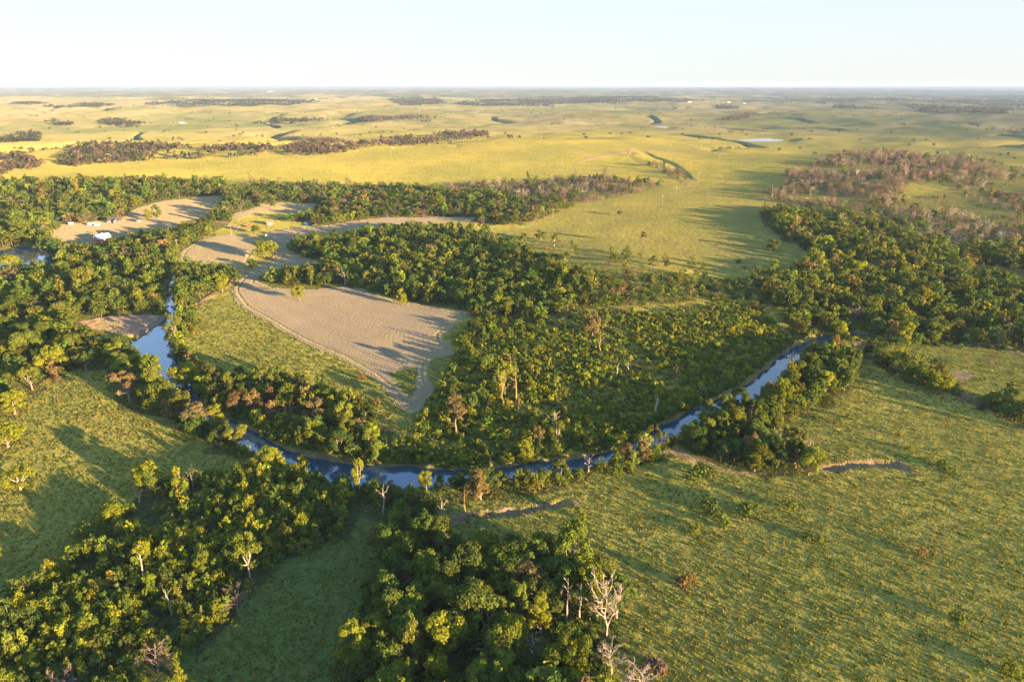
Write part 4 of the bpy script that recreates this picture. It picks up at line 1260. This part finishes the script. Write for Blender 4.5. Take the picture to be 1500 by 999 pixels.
PATCH_WORDS = {k: v[1] for k, v in WOODS.items()}
PATCH_WORDS.update({'thicket': 'the lower left thicket', 'slope': 'the scrubby slope', 'upslope': 'the upper scrub', 'hill': 'the leafless brown hill', 'hillright': 'the stand behind',
                    'saddle': 'the brown hillfoot belt', 'hillfoot': 'the far right thickets', 'shade': 'the shaded leafless stand', 'hillslope': 'the slope below the hill', 'hillside': 'the open hill side', 'creektop': 'the brown creek wood', 'river': 'the river bank brush', 'pasturefoot': 'the lower pasture edge', 'draw': 'the distant draw', 'ridgetop': 'the ridge wood edge'})
ORD = ['leftmost', 'second from left', 'third from left', 'fourth from left', 'fifth from left', 'sixth from left', 'seventh from left', 'eighth from left', 'ninth from left', 'tenth from left', 'eleventh from left', 'twelfth from left']
NUM = ['', 'one', 'two', 'three', 'four', 'five', 'six', 'seven', 'eight', 'nine', 'ten', 'eleven', 'twelve']
def make_labels(P, idx, noun, sizes):
    out = {}
    for key in sorted(set(P.patch[idx])):
        ii = idx[P.patch[idx] == key]
        hq = np.quantile(P.h[ii], [0.33, 0.67]); ex = (P.px[ii].min(), P.px[ii].max() + 1e-3); ey = (P.py[ii].min(), P.py[ii].max() + 1e-3)
        base = {}
        for i in ii:
            c = ['far left', 'left', 'middle', 'right', 'far right'][int(5 * (P.px[i] - ex[0]) / (ex[1] - ex[0]))]
            r = ['back', 'centre', 'front'][int(3 * (P.py[i] - ey[0]) / (ey[1] - ey[0]))]
            s = sizes[int(np.searchsorted(hq, P.h[i]))]
            base.setdefault(f'{s} {P.tone[i]} {noun}, {c} {r} of {PATCH_WORDS[key]}', []).append(i)
        for b, li in base.items():
            if len(li) == 1: out[li[0]] = b; continue
            li = sorted(li, key=lambda q: P.px[q])
            if len(li) == 2: ws = ['left of two', 'right of two']
            elif len(li) <= 12: ws = [(ORD[q] if q < len(li) - 1 else 'rightmost') for q in range(len(li))]
            else: ws = [''] * len(li)
            for q, s in zip(li, ws): out[q] = b + (', ' + s if s else '')
    return out

# broadleaf trees
sel, rest_trees = split(TREES, 298 - n_lone['tree'])
idx = np.nonzero(sel)[0]; labels = make_labels(TREES, idx, 'tree', ['low', 'medium', 'tall'])
rng = np.random.default_rng(21)
for i in idx:
    P = TREES
    place_tree('broadleaf_tree', 'tree', near_tree(str(P.shape[i]), int(rng.integers(3))), P.x[i], P.y[i], P.z[i] - 0.05, P.w[i], P.h[i], jit(rng, TONES[P.tone[i]]), rng, labels[i], 'trees of ' + PATCH_WORDS[P.patch[i]])
# leafless trees
sel, rest_bares = split(BARES, 290 - n_lone['bare'])
idx = np.nonzero(sel)[0]; labels = make_labels(BARES, idx, 'leafless tree', ['low', 'medium', 'tall'])
for i in idx:
    P = BARES
    place_tree('bare_tree', 'bare tree', near_bare('dense', int(rng.integers(3))), P.x[i], P.y[i], P.z[i] - 0.05, P.w[i], P.h[i], jit(rng, TONES[P.tone[i]] if P.tone[i] in TONES else TONES['brown']), rng, labels[i], 'leafless trees of ' + PATCH_WORDS[P.patch[i]], 'crown')
# young trees of the thickets
sel, rest_saps = split(SAPS, 298)
idx = np.nonzero(sel)[0]; labels = make_labels(SAPS, idx, 'sapling', ['low', 'medium', 'tall'])
for i in idx:
    P = SAPS
    place_tree('young_tree', 'young tree', SAP_T[int(rng.integers(7))], P.x[i], P.y[i], P.z[i] - 0.05, P.w[i], P.h[i], jit(rng, TONES[P.tone[i]]), rng, labels[i], 'young trees of ' + PATCH_WORDS[P.patch[i]])
# bushes
sel, rest_bushes = split(BUSHES, 298 - n_lone['bush'])
idx = np.nonzero(sel)[0]; labels = make_labels(BUSHES, idx, 'bush', ['small', 'medium', 'big'])
for i in idx:
    P = BUSHES
    o = bpy.data.objects.new('bush', BUSH_T[int(rng.integers(7))]); o.location = (P.x[i], P.y[i], P.z[i] - 0.1); o.rotation_euler = (0, 0, rng.random() * 6.28)
    o.scale = (P.w[i] / 2.1, P.w[i] / 2.1, P.h[i] / 1.35); o.color = (*jit(rng, TONES[P.tone[i]]), 1)
    tag(o, labels[i], 'bush', 'bushes of ' + PATCH_WORDS[P.patch[i]]); link(o)

# ------------------------------------------------------------------ the rest of each kind: one mass each
def mass(name, templates, x, y, z, sx, sz, tints, rng, bark=(0.13, 0.10, 0.075), bark_like_tint=False):
    """templates: list of (leafVF, trunkVF or None)"""
    n = len(x)
    if n == 0: return None
    Vs, Fs, Ms, Ts = [], [], [], []
    off = 0
    which = rng.integers(len(templates), size=n)
    ang = rng.random(n) * 6.283
    for ti, (lv, tk) in enumerate(templates):
        ii = np.nonzero(which == ti)[0]
        if not len(ii): continue
        c, s = np.cos(ang[ii])[:, None], np.sin(ang[ii])[:, None]
        for part, vf in ((0, lv), (1, tk)):
            if vf is None: continue
            v, f = vf
            X = (v[None, :, 0] * c - v[None, :, 1] * s) * sx[ii][:, None] + x[ii][:, None]
            Y = (v[None, :, 0] * s + v[None, :, 1] * c) * sx[ii][:, None] + y[ii][:, None]
            Z = v[None, :, 2] * sz[ii][:, None] + z[ii][:, None]
            Vs.append(np.stack([X, Y, Z], -1).reshape(-1, 3).astype(np.float32))
            ff = f[None] + (np.arange(len(ii)) * len(v))[:, None, None] + off
            Fs.append(ff.reshape(-1, 4).astype(np.int32)); off += len(ii) * len(v)
            col = tints[ii] if (part == 0 or bark_like_tint) else np.tile(np.array(bark), (len(ii), 1))
            Ts.append(np.repeat(col, len(f), 0))
    me = mesh_np(name, np.vstack(Vs), np.vstack(Fs), [M_LEAFS], fcol=np.vstack(Ts))
    o = link(bpy.data.objects.new(name, me))
    o['kind'] = 'stuff'
    return o

def tints_of(P, m, rng):
    base = np.array([TONES.get(t, TONES['brown']) for t in P.tone[m]])
    return np.clip(base * np.clip(1 + 0.2 * rng.standard_normal((len(base), 1)), .5, 1.6) * (1 + 0.09 * rng.standard_normal(base.shape)), .006, .6)

rng = np.random.default_rng(5)
m = rest_trees & (TREES.px > -150) & (TREES.px < 1650)
tl = []
for i, sh in enumerate(SHAPES):
    c, t = broadleaf(tmpl_rng(500 + i), sh, 420, 0.54, False); tl.append((c, t))
mass('mixed_woods', tl, TREES.x[m], TREES.y[m], TREES.z[m], TREES.w[m] / 9.2, TREES.h[m] / 10.3, tints_of(TREES, m, rng), rng)
m = rest_bares
mass('leafless_woods', [bare_far(tmpl_rng(540 + i)) for i in range(8)], BARES.x[m], BARES.y[m], BARES.z[m], BARES.w[m] / 6.4, BARES.h[m] / 9.0, tints_of(BARES, m, rng), rng, bark=(0.24, 0.18, 0.13))
m = rest_saps
mass('thicket_growth', [sapling(tmpl_rng(560 + i), 170, 0.30) for i in range(8)], SAPS.x[m], SAPS.y[m], SAPS.z[m], SAPS.w[m] / 3.6, SAPS.h[m] / 5.0, tints_of(SAPS, m, rng), rng)
m = rest_bushes
mass('scrub_undergrowth', [(bush(tmpl_rng(580 + i), 75, 0.25), None) for i in range(8)], BUSHES.x[m], BUSHES.y[m], BUSHES.z[m] - 0.1, BUSHES.w[m] / 2.1, BUSHES.h[m] / 1.35, tints_of(BUSHES, m, rng), rng)

# woods and thickets far out on the plains
fx, fy, fw, fh, ft = [], [], [], [], []
for pl, brown, sp in FAR_PX:
    x, y = scatter(pl, sp, rng, 3.0)
    d = np.hypot(x, y)
    keep = rng.random(len(x)) < 0.12 + 1.0 * smooth01(0.38, 0.54, fbm(x / 80, y / 130, 77, 3))
    x = x[keep]; y = y[keep]; n = len(x)
    big = np.clip(sp / 10, 1, 3)
    fx.append(x); fy.append(y); fw.append(7.5 * big ** 0.8 * np.exp(.2 * rng.standard_normal(n))); fh.append(7.5 * big ** 0.25 * np.exp(.2 * rng.standard_normal(n)))
    isb = rng.random(n) < brown
    base = np.where(isb[:, None], np.array([0.13, 0.092, 0.064]), np.array([0.062, 0.066, 0.026]))
    ft.append(base * (1 + .2 * rng.standard_normal((n, 1))))
# lone trees and bushes dotted over the far pastures
n = 420
a = R(1) * (rng.random(n) * 92 - 46); d = 1300 * (7000 / 1300) ** rng.random(n)
x = d * np.sin(a); y = d * np.cos(a)
fx.append(x); fy.append(y); fw.append(5 + 5 * rng.random(n)); fh.append(3.5 + 4 * rng.random(n)); ft.append(np.tile([0.075, 0.07, 0.03], (n, 1)) * (1 + .3 * rng.standard_normal((n, 1))))
a = R(1) * (rng.random(60000) * 84 - 42); d = 1300 * (6500 / 1300) ** rng.random(60000)
x = d * np.sin(a); y = d * np.cos(a)
m = (draw_amt(x, y) > 0.40) & (fbm(x / 160, y / 160, 69, 3) > 0.50) & (rng.random(60000) < 0.55)
x = x[m]; y = y[m]; n = len(x)
fx.append(x); fy.append(y); fw.append(4 + 5 * rng.random(n)); fh.append(3 + 4 * rng.random(n))
ft.append(np.where(rng.random((n, 1)) < 0.5, np.array([0.13, 0.095, 0.06]), np.array([0.06, 0.062, 0.022])) * (1 + .2 * rng.standard_normal((n, 1))))
fx = np.concatenate(fx); fy = np.concatenate(fy); fw = np.concatenate(fw); fh = np.concatenate(fh); ft = np.clip(np.vstack(ft), .01, .5)
print('far trees', len(fx), 'trees', len(TREES.x), 'bares', len(BARES.x), 'saps', len(SAPS.x), 'bushes', len(BUSHES.x))
fz = H(fx, fy)
mass('distant_woods', [(leaf_quads(tmpl_rng(600 + i), clump_set(tmpl_rng(620 + i), 'round')[0], 46, 1.5), None) for i in range(6)], fx, fy, fz, fw / 9.0, fh / 10.0, ft, rng)

# grass tussocks of the near pastures and meadows
def tussock(rng):
    n = 3
    a = rng.random(n) * 6.283
    p = np.stack([np.cos(a) * 0.18, np.sin(a) * 0.18, np.zeros(n)], 1) * rng.random((n, 1)) * 1.6
    b = rng.random(n) * 6.283; t = np.stack([np.cos(b), np.sin(b), np.zeros(n)], 1) * 0.26
    up = np.stack([np.cos(a) * 0.25, np.sin(a) * 0.25, 0.55 + 0.35 * rng.random(n)], 1)
    V = np.stack([p - t, p + t, p + t * 0.6 + up, p - t * 0.5 + up * 0.9], 1).reshape(-1, 3)
    return V, np.arange(n * 4).reshape(-1, 4)
def grass():
    rng = np.random.default_rng(12)
    n = 170000
    az = R(1) * (rng.random(n) * 96 - 48)
    d = np.sqrt(100 ** 2 + (430 ** 2 - 100 ** 2) * rng.random(n) ** 1.35)
    x = d * np.sin(az); y = d * np.cos(az)
    dens = fbm(x / 3, y / 3, 91, 3)
    m = (rng.random(n) < 0.15 + 1.3 * smooth01(0.28, 0.55, dens)) & ~wet(x, y, 2.0)
    x, y, dens = x[m], y[m], dens[m]
    px, py, f = proj(x, y, np.zeros(len(x)))
    m = (px > -40) & (px < 1540) & (py < 1040)
    for k in ('big',): m &= ~inpoly(px, py, FIELDS_PX[k]) | inpoly(px, py, HOLE_PX)
    for k in ('bottom', 'farm'): m &= ~inpoly(px, py, WOODS[k][0])
    m &= ~inpoly(px, py, THICKET_PX) & ~inpoly(px, py, BAR_PX)
    for q in DIRT_PX: m &= ~inpoly(px, py, q)
    x, y, dens = x[m], y[m], dens[m]; n = len(x)
    z = H(x, y)
    s = 0.26 + 0.40 * rng.random(n) ** 1.5
    pat = fbm(x / 28, y / 28, 92, 3)
    ta = np.array([0.102, 0.112, 0.014]); tb = np.array([0.158, 0.135, 0.024])
    k = smooth01(0.4, 0.65, pat + 0.15 * rng.standard_normal(n))[:, None]
    tint = (ta * (1 - k) + tb * k) * (1 + 0.15 * rng.standard_normal((n, 1)))
    print('tussocks', n)
    mass('grass', [(tussock(tmpl_rng(700 + i)), None) for i in range(6)], x, y, z - 0.03, s * 1.5, s, np.clip(tint, .01, .5), rng)
grass()

# ------------------------------------------------------------------ buildings, vehicles, poles
def box_vf(x0, x1, y0, y1, z0, z1):
    V = np.array([(x, y, z) for z in (z0, z1) for y in (y0, y1) for x in (x0, x1)], float)
    F = np.array([(0, 2, 3, 1), (4, 5, 7, 6), (0, 1, 5, 4), (2, 6, 7, 3), (0, 4, 6, 2), (1, 3, 7, 5)])
    return V, F
def prism_vf(profile, y0, y1):
    """closed profile in x-z pushed along y"""
    n = len(profile)
    V = np.array([(x, y0, z) for x, z in profile] + [(x, y1, z) for x, z in profile], float)
    return V, [tuple(range(n)), tuple(range(2 * n - 1, n - 1, -1))] + [(i + n, (i + 1) % n + n, (i + 1) % n, i) for i in range(n)]
def poly_obj(name, V, F, mat, parent=None, smooth=False):
    me = bpy.data.meshes.new(name)
    me.from_pydata([tuple(map(float, v)) for v in V], [], [tuple(int(i) for i in f) for f in F])
    me.materials.append(mat)
    import bmesh
    bm = bmesh.new(); bm.from_mesh(me); bmesh.ops.recalc_face_normals(bm, faces=bm.faces); bm.to_mesh(me); bm.free()
    if smooth:
        for p in me.polygons: p.use_smooth = True
    return link(bpy.data.objects.new(name, me), parent)
def boxes(name, lst, mat, parent):
    V, F = join([box_vf(*b) for b in lst])
    return poly_obj(name, V, F, mat, parent)
def roof_sheet(name, prof, y0, y1, th, mat, parent):
    """bent sheet following an open profile, with thickness"""
    p = [(x, z + th) for x, z in prof] + [(x, z) for x, z in reversed(prof)]
    V, F = prism_vf(p, y0, y1)
    n = len(prof)
    # caps as quads
    caps = []
    m = len(p)
    for off in (0, m):
        for i in range(n - 1):
            caps.append((off + i, off + i + 1, off + m - 2 - i, off + m - 1 - i))
    return poly_obj(name, V, F[2:] + caps, mat, parent)

M_RED = mat_simple('red_paint', (0.36, 0.035, 0.022), 0.7, 0.2, 1.0)
M_WHITE = mat_simple('white_paint', (0.62, 0.62, 0.60), 0.55, 0.06, 1.0)
M_TIN = mat_simple('tin_roof', (0.40, 0.42, 0.44), 0.42, 0.1, 0.7)
M_SHINGLE = mat_simple('dark_shingles', (0.055, 0.05, 0.05), 0.85, 0.25, 1.2)
M_TIMBER = mat_simple('brown_timber', (0.20, 0.11, 0.065), 0.8, 0.25, 1.0)
M_RUST = mat_simple('rusty_roof', (0.24, 0.10, 0.06), 0.8, 0.3, 0.8)
M_GLASS = mat_simple('window_glass', (0.03, 0.035, 0.04), 0.12)
M_RUBBER = mat_simple('rubber', (0.02, 0.02, 0.02), 0.9)
M_POLE = mat_simple('weathered_pole', (0.24, 0.19, 0.15), 0.85, 0.2, 1.0)
M_ROCK = mat_simple('pale_rock', (0.46, 0.35, 0.25), 0.9, 0.3, 0.5)
M_HAY = mat_simple('hay', (0.42, 0.32, 0.15), 0.95, 0.25, 2.0)

def base_at(px, py, rz=0.0, name='thing', label=None, cat=None, group=None):
    x, y = at(px, py); x = float(x[0]); y = float(y[0])
    o = empty(name, (x, y, H(x, y)), rz)
    return tag(o, label, cat, group)

def barn(px, py, rz):
    r = base_at(px, py, rz, 'barn', 'red barn with a pale gambrel roof in the tan clearing', 'barn')
    r.scale = (0.62, 0.62, 0.66)
    W, L, hw, hk, hr = 4.8, 8.5, 3.8, 6.6, 8.6
    prof = [(-W, -0.6), (W, -0.6), (W, hw), (W * 0.62, hk), (0, hr), (-W * 0.62, hk), (-W, hw)]
    V, F = prism_vf(prof, -L, L)
    poly_obj('wall', V, F, M_RED, r)
    rp = [(-W - 0.5, hw - 0.25), (-W * 0.66, hk + 0.05), (0, hr + 0.08), (W * 0.66, hk + 0.05), (W + 0.5, hw - 0.25)]
    rf = roof_sheet('roof', rp, -L - 0.6, L + 0.6, 0.18, M_TIN, r)
    boxes('ridge_vent', [(-0.35, 0.35, -1.0, 1.0, hr + 0.1, hr + 1.0)], M_WHITE, rf)
    d = boxes('door', [(-1.6, 1.6, -L - 0.09, -L - 0.01, 0, 3.3)], M_RED, r)
    boxes('door_frame', [(-1.85, -1.62, -L - 0.13, -L - 0.02, 0, 3.5), (1.62, 1.85, -L - 0.13, -L - 0.02, 0, 3.5), (-1.85, 1.85, -L - 0.14, -L - 0.02, 3.32, 3.6)], M_WHITE, d)
    boxes('loft_door', [(-0.8, 0.8, -L - 0.1, -L - 0.01, 4.8, 6.4)], M_WHITE, r)
    for y in (-5, 0, 5):
        f = boxes('window', [(W + 0.01, W + 0.10, y - 0.7, y + 0.7, 1.3, 2.5)], M_WHITE, r)
        boxes('pane', [(W + 0.02, W + 0.13, y - 0.55, y + 0.55, 1.42, 2.38)], M_GLASS, f)
barn(151, 353, R(-32))

def house(name, px, py, rz, W, L, hw, hr, wall, roof, label, cat='house', wins=3, chimney=True, porch=False, group=None):
    r = base_at(px, py, rz, name, label, cat, group)
    if name == 'farmhouse': r.scale = (0.78, 0.78, 0.78)
    if name == 'shed': r.scale = (0.7, 0.7, 0.8)
    if name == 'farm_building': r.scale = (1, 1, min(1.0, W / 6.0))
    V, F = prism_vf([(-W, -0.6), (W, -0.6), (W, hw), (0, hr), (-W, hw)], -L, L)
    poly_obj('wall', V, F, wall, r)
    k = (hr - hw) / W
    rp = [(-W - 0.5, hw - 0.5 * k + 0.03), (0, hr + 0.05), (W + 0.5, hw - 0.5 * k + 0.03)]
    rf = roof_sheet('roof', rp, -L - 0.4, L + 0.4, 0.16, roof, r)
    if chimney: boxes('chimney', [(-0.9, -0.2, L * 0.4, L * 0.4 + 0.7, hr - 0.8, hr + 1.1)], M_TIMBER, rf)
    d = boxes('door', [(W + 0.01, W + 0.08, -0.5, 0.5, 0, 2.1)], M_WHITE, r)
    boxes('handle', [(W + 0.09, W + 0.14, 0.3, 0.4, 0.95, 1.05)], M_POLE, d)
    for i in range(wins):
        y = -L + (2 * L) * (i + 0.5) / wins
        if abs(y) < 0.9: y += 1.7
        f = boxes('window', [(W + 0.01, W + 0.07, y - 0.6, y + 0.6, 0.9, 2.1)], M_WHITE, r)
        boxes('pane', [(W + 0.03, W + 0.10, y - 0.48, y + 0.48, 1.0, 2.0)], M_GLASS, f)
    if porch:
        V, F = prism_vf([(-2.4, -0.5), (2.4, -0.5), (2.4, 2.9), (0, 5.4), (-2.4, 2.9)], 0, 6.5)
        V = V[:, [1, 0, 2]] * np.array([1, 1, 1]) + np.array([W - 2.0, L * 0.35, 0])
        poly_obj('gable_wing', V, F, wall, r)
        rp = [(-2.9, 2.4), (0, 5.45), (2.9, 2.4)]
        o = roof_sheet('wing_roof', rp, -0.2, 6.9, 0.16, roof, r)
        me = o.data
        for v in me.vertices:
            x, y, z = v.co; v.co = (y + W - 2.0, x + L * 0.35, z)
        me.flip_normals()
        boxes('porch_deck', [(W + 0.02, W + 2.6, -L, L * 0.05, -0.5, 0.3)], M_TIMBER, r)
        for y in (-L + 0.2, -L * 0.5, -0.2):
            boxes('porch_post', [(W + 2.3, W + 2.5, y, y + 0.2, 0.3, 2.6)], M_WHITE, r)
    return r
house('farmhouse', 170, 326, R(-80), 4.2, 7.5, 3.2, 6.2, M_TIMBER, M_SHINGLE, 'brown farmhouse with a dark shingle roof and front gable at the clearing edge', porch=True)
house('shed', 205, 325, R(-80), 2.4, 4.0, 2.4, 3.6, M_RUST, M_SHINGLE, 'low rusty shed right of the brown farmhouse', 'shed', 1, False)
house('shed', 396, 329, R(-70), 2.8, 4.4, 2.6, 4.4, M_TIMBER, M_RUST, 'small shed with a rust red roof between trees by the tan oak field', 'shed', 1, False)
FARB = [(267, 181, 6, 9, M_WHITE, M_TIN, 'white farmhouse far left behind a small grove on the plain'), (273, 181.5, 5, 7, M_TIMBER, M_RUST, 'brown barn beside the far white farmhouse'),
        (1067, 151, 9, 14, M_HAY, M_TIN, 'tan farm building beyond the far grove right of centre'), (1090, 152, 6, 10, M_WHITE, M_TIN, 'small white building right of the tan farm building'),
        (1010, 150, 7, 20, M_WHITE, M_TIN, 'white farm building at the right end of the far wood strip'), (463, 145.5, 6, 10, M_WHITE, M_TIN, 'tiny white building near the far dark wood strip'),
        (359, 155, 6, 8, M_WHITE, M_TIN, 'tiny white building in front of the far dark wood strip'), (488, 187, 2.2, 4, M_WHITE, M_TIN, 'small white shed on the sunny plain left of centre'),
        (396, 134.6, 18, 60, M_WHITE, M_TIN, 'long white sheds under the horizon left of centre'), (575, 217, 1.6, 2.2, M_WHITE, M_TIN, 'tiny white shed beside the brown draw')]
for px, py, W, L, a, b, lab in FARB:
    house('farm_building', px, py, R(-75), W * 0.7, L * 0.7, 3.2, 5.2, a, b, lab, 'building', 2, False)

def camper(px, py, rz, L, label):
    r = base_at(px, py, rz, 'camper_trailer', label, 'trailer', 'white trailers in the farm yard')
    r.scale = (0.72, 0.8, 0.72)
    prof = [(-L + 0.4, 0.5), (L - 0.5, 0.5), (L, 1.2), (L - 0.1, 2.4), (L - 0.7, 3.0), (-L + 0.6, 3.0), (-L, 2.3), (-L, 1.0)]
    V, F = prism_vf(prof, -1.2, 1.2)
    poly_obj('body', V, F, M_WHITE, r)
    for x in (-L * 0.5, L * 0.3):
        boxes('window', [(x - 0.5, x + 0.5, -1.24, -1.205, 1.5, 2.2)], M_GLASS, r)
    boxes('door', [(L * 0.05 - 0.9, L * 0.05 - 0.3, -1.23, -1.203, 0.7, 2.4)], M_TIN, r)
    boxes('hitch', [(L - 0.1, L + 1.1, -0.08, 0.08, 0.5, 0.62)], M_RUBBER, r)
    for s in (-1, 1):
        V, F = tube([(-0.1, s * 1.0, 0.38), (-0.1, s * 1.22, 0.38)], [0.38, 0.38], 10)
        poly_obj('wheel', V, [tuple(f) for f in F] + [tuple(range(10)), tuple(range(19, 9, -1))], M_RUBBER, r)
camper(134, 330, R(20), 3.6, 'tallest white trailer parked under the leafless tree in the farm yard')
camper(143, 331, R(5), 3.2, 'white trailer right of the tallest one in the farm yard')
camper(104.5, 329.5, R(8), 2.6, 'white trailer alone at the left of the farm yard')

def pickup(px, py, rz, label):
    r = base_at(px, py, rz, 'pickup_truck', label, 'truck')
    V, F = prism_vf([(-2.6, 0.5), (2.6, 0.5), (2.6, 1.15), (1.3, 1.25), (0.8, 1.9), (-0.5, 1.9), (-0.7, 1.25), (-2.6, 1.25)], -0.95, 0.95)
    poly_obj('body', V, F, M_RED, r)
    boxes('window', [(-0.45, 0.75, -0.97, -0.953, 1.3, 1.8)], M_GLASS, r)
    boxes('cargo_bed', [(-2.5, -0.8, -0.8, 0.8, 1.252, 1.30)], M_RUBBER, r)
    for x in (-1.7, 1.7):
        for s in (-1, 1):
            V, F = tube([(x, s * 0.75, 0.4), (x, s * 1.0, 0.4)], [0.4, 0.4], 10)
            poly_obj('wheel', V, [tuple(f) for f in F] + [tuple(range(10)), tuple(range(19, 9, -1))], M_RUBBER, r)
pickup(365, 332.5, R(35), 'small red truck parked beside the dirt track')

def tank(px, py, label):
    r = base_at(px, py, 0, 'water_tank', label, 'tank')
    r.scale = (0.65, 0.65, 0.5)
    V, F = tube([(0, 0, -0.2), (0, 0, 1.9), (0, 0, 2.3)], [1.3, 1.3, 0.5], 14)
    poly_obj('shell', V, [tuple(f) for f in F] + [tuple(range(28, 42))], M_WHITE, r)
    boxes('lid', [(-0.3, 0.3, -0.3, 0.3, 2.31, 2.5)], M_RUBBER, r)
tank(389.5, 346, 'small white tank at the edge of the tan strip below the red truck')
V, F = tube([(-0.75, 0, 0.75), (0.75, 0, 0.75)], [0.8, 0.8], 14)
hb = poly_obj('hay_bale', V, [tuple(f) for f in F] + [tuple(range(14)), tuple(range(27, 13, -1))], M_HAY)
x, y = at(362, 376); hb.location = (float(x[0]), float(y[0]), H(float(x[0]), float(y[0])))
tag(hb, 'pale round hay bale left of the wide low oak', 'hay bale')

# utility poles: one of each, then copies
def pole_proto():
    r = empty('utility_pole', (0, 0, 0))
    V, F = tube([(0, 0, -1), (0, 0, 5), (0, 0, 10)], [0.14, 0.12, 0.09], 6)
    poly_obj('post', V, [tuple(f) for f in F] + [tuple(range(12, 18))], M_POLE, r)
    boxes('crossarm', [(-1.3, 1.3, -0.31, -0.17, 8.9, 9.15)], M_POLE, r)
    return r
def copy_tree(o, parent=None):
    c = o.copy(); COL.objects.link(c)
    if parent is not None: c.parent = parent
    for ch in list(o.children): copy_tree(ch, c)
    return c
LINES = [
    ('weathered utility pole of the line along the sunlit ridge', [(437, 238), (474, 236), (510, 232), (543, 231), (573, 229), (602, 222), (629, 221), (655, 218), (679, 213), (702, 208), (724, 204), (758, 198), (785, 196), (815, 200)]),
    ('weathered utility pole of the line toward the far pond', [(854, 208), (941, 216), (983, 218), (1027, 220), (1079, 224), (1127, 224), (1175, 222), (1227, 219), (1285, 219)]),
    ('utility pole of the far right pasture line', [(1441, 220), (1458, 224), (1468, 224)]),
    ('utility pole on the plain behind the ridge', [(328, 204), (366, 208), (395, 192), (424, 190), (443, 192)]),
    ('utility pole of the row crossing the wide pasture', [(810, 322), (970, 300), (990, 287), (1023, 264), (1053, 238), (1084, 204)]),
    ('utility pole in the tan fields by the dirt track', [(261, 369), (339, 346)]),
]
proto = None
WORD = ['first', 'second', 'third', 'fourth', 'fifth', 'sixth', 'seventh', 'eighth', 'ninth', 'tenth', 'eleventh', 'twelfth', 'thirteenth', 'fourteenth']
for lab, pts in LINES:
    for i, (px, py) in enumerate(pts):
        x, y = at(px, py); x = float(x[0]); y = float(y[0])
        if proto is None: proto = o = pole_proto()
        else: o = copy_tree(proto)
        o.location = (x, y, H(x, y)); o.rotation_euler = (0, 0, R(20) + 0.2 * random.random())
        tag(o, lab + ', ' + WORD[i] + ' from left', 'utility pole', 'utility poles across the pastures')

# pale ledge of rock at the edge of the wood beyond the bend
x, y = at(1374, 358); x = float(x[0]); y = float(y[0])
rk = np.random.default_rng(3)
import bmesh
bm = bmesh.new()
prof_n = 14
rowsV = []
for lvl, (zz, out) in enumerate([(-1, 0.6), (0.7, 0.3), (0.75, -0.15), (1.7, -0.25), (1.75, -0.7), (2.9, -0.8), (3.0, -3.0)]):
    rowsV.append([bm.verts.new((i * 0.85 - 5.5, -out * 1.4 + (vnoise(np.array(i * 0.7), np.array(lvl // 2 * 1.3), 5) - .5) * 1.8 + rk.normal() * 0.12, zz + (vnoise(np.array(i * .4), np.array(3.3), 8) - .5) * 0.8)) for i in range(prof_n)])
for a, b in zip(rowsV[:-1], rowsV[1:]):
    for i in range(prof_n - 1): bm.faces.new((a[i], a[i + 1], b[i + 1], b[i]))
bk = [bm.verts.new((v.co.x, v.co.y + 0.5, -1.2)) for v in rowsV[-1]]
for i in range(prof_n - 1): bm.faces.new((rowsV[-1][i], rowsV[-1][i + 1], bk[i + 1], bk[i]))
me = bpy.data.meshes.new('rock_ledge'); bm.to_mesh(me); bm.free(); me.materials.append(M_ROCK)
ro = link(bpy.data.objects.new('rock_ledge', me)); ro.location = (x, y, H(x, y)); ro.rotation_euler = (0, 0, R(18)); ro.scale = (1.1, 1.1, 1.1)
tag(ro, 'pale layered rock ledge at the edge of the wood on the right', 'rock ledge')

# ------------------------------------------------------------------ summer haze
def haze():
    V, F = box_vf(-96000, 96000, -96000, 96000, -60, CAM_H + 12)
    m, nt, out = new_mat('haze_air')
    v = nt.nodes.new('ShaderNodeVolumePrincipled')
    v.inputs['Color'].default_value = (0.36, 0.49, 0.70, 1)
    v.inputs['Density'].default_value = 4.4e-5
    v.inputs['Anisotropy'].default_value = 0.0
    nt.links.new(v.outputs[0], out.inputs['Volume'])
    o = poly_obj('haze', V, F, m)
    o['kind'] = 'stuff'
haze()
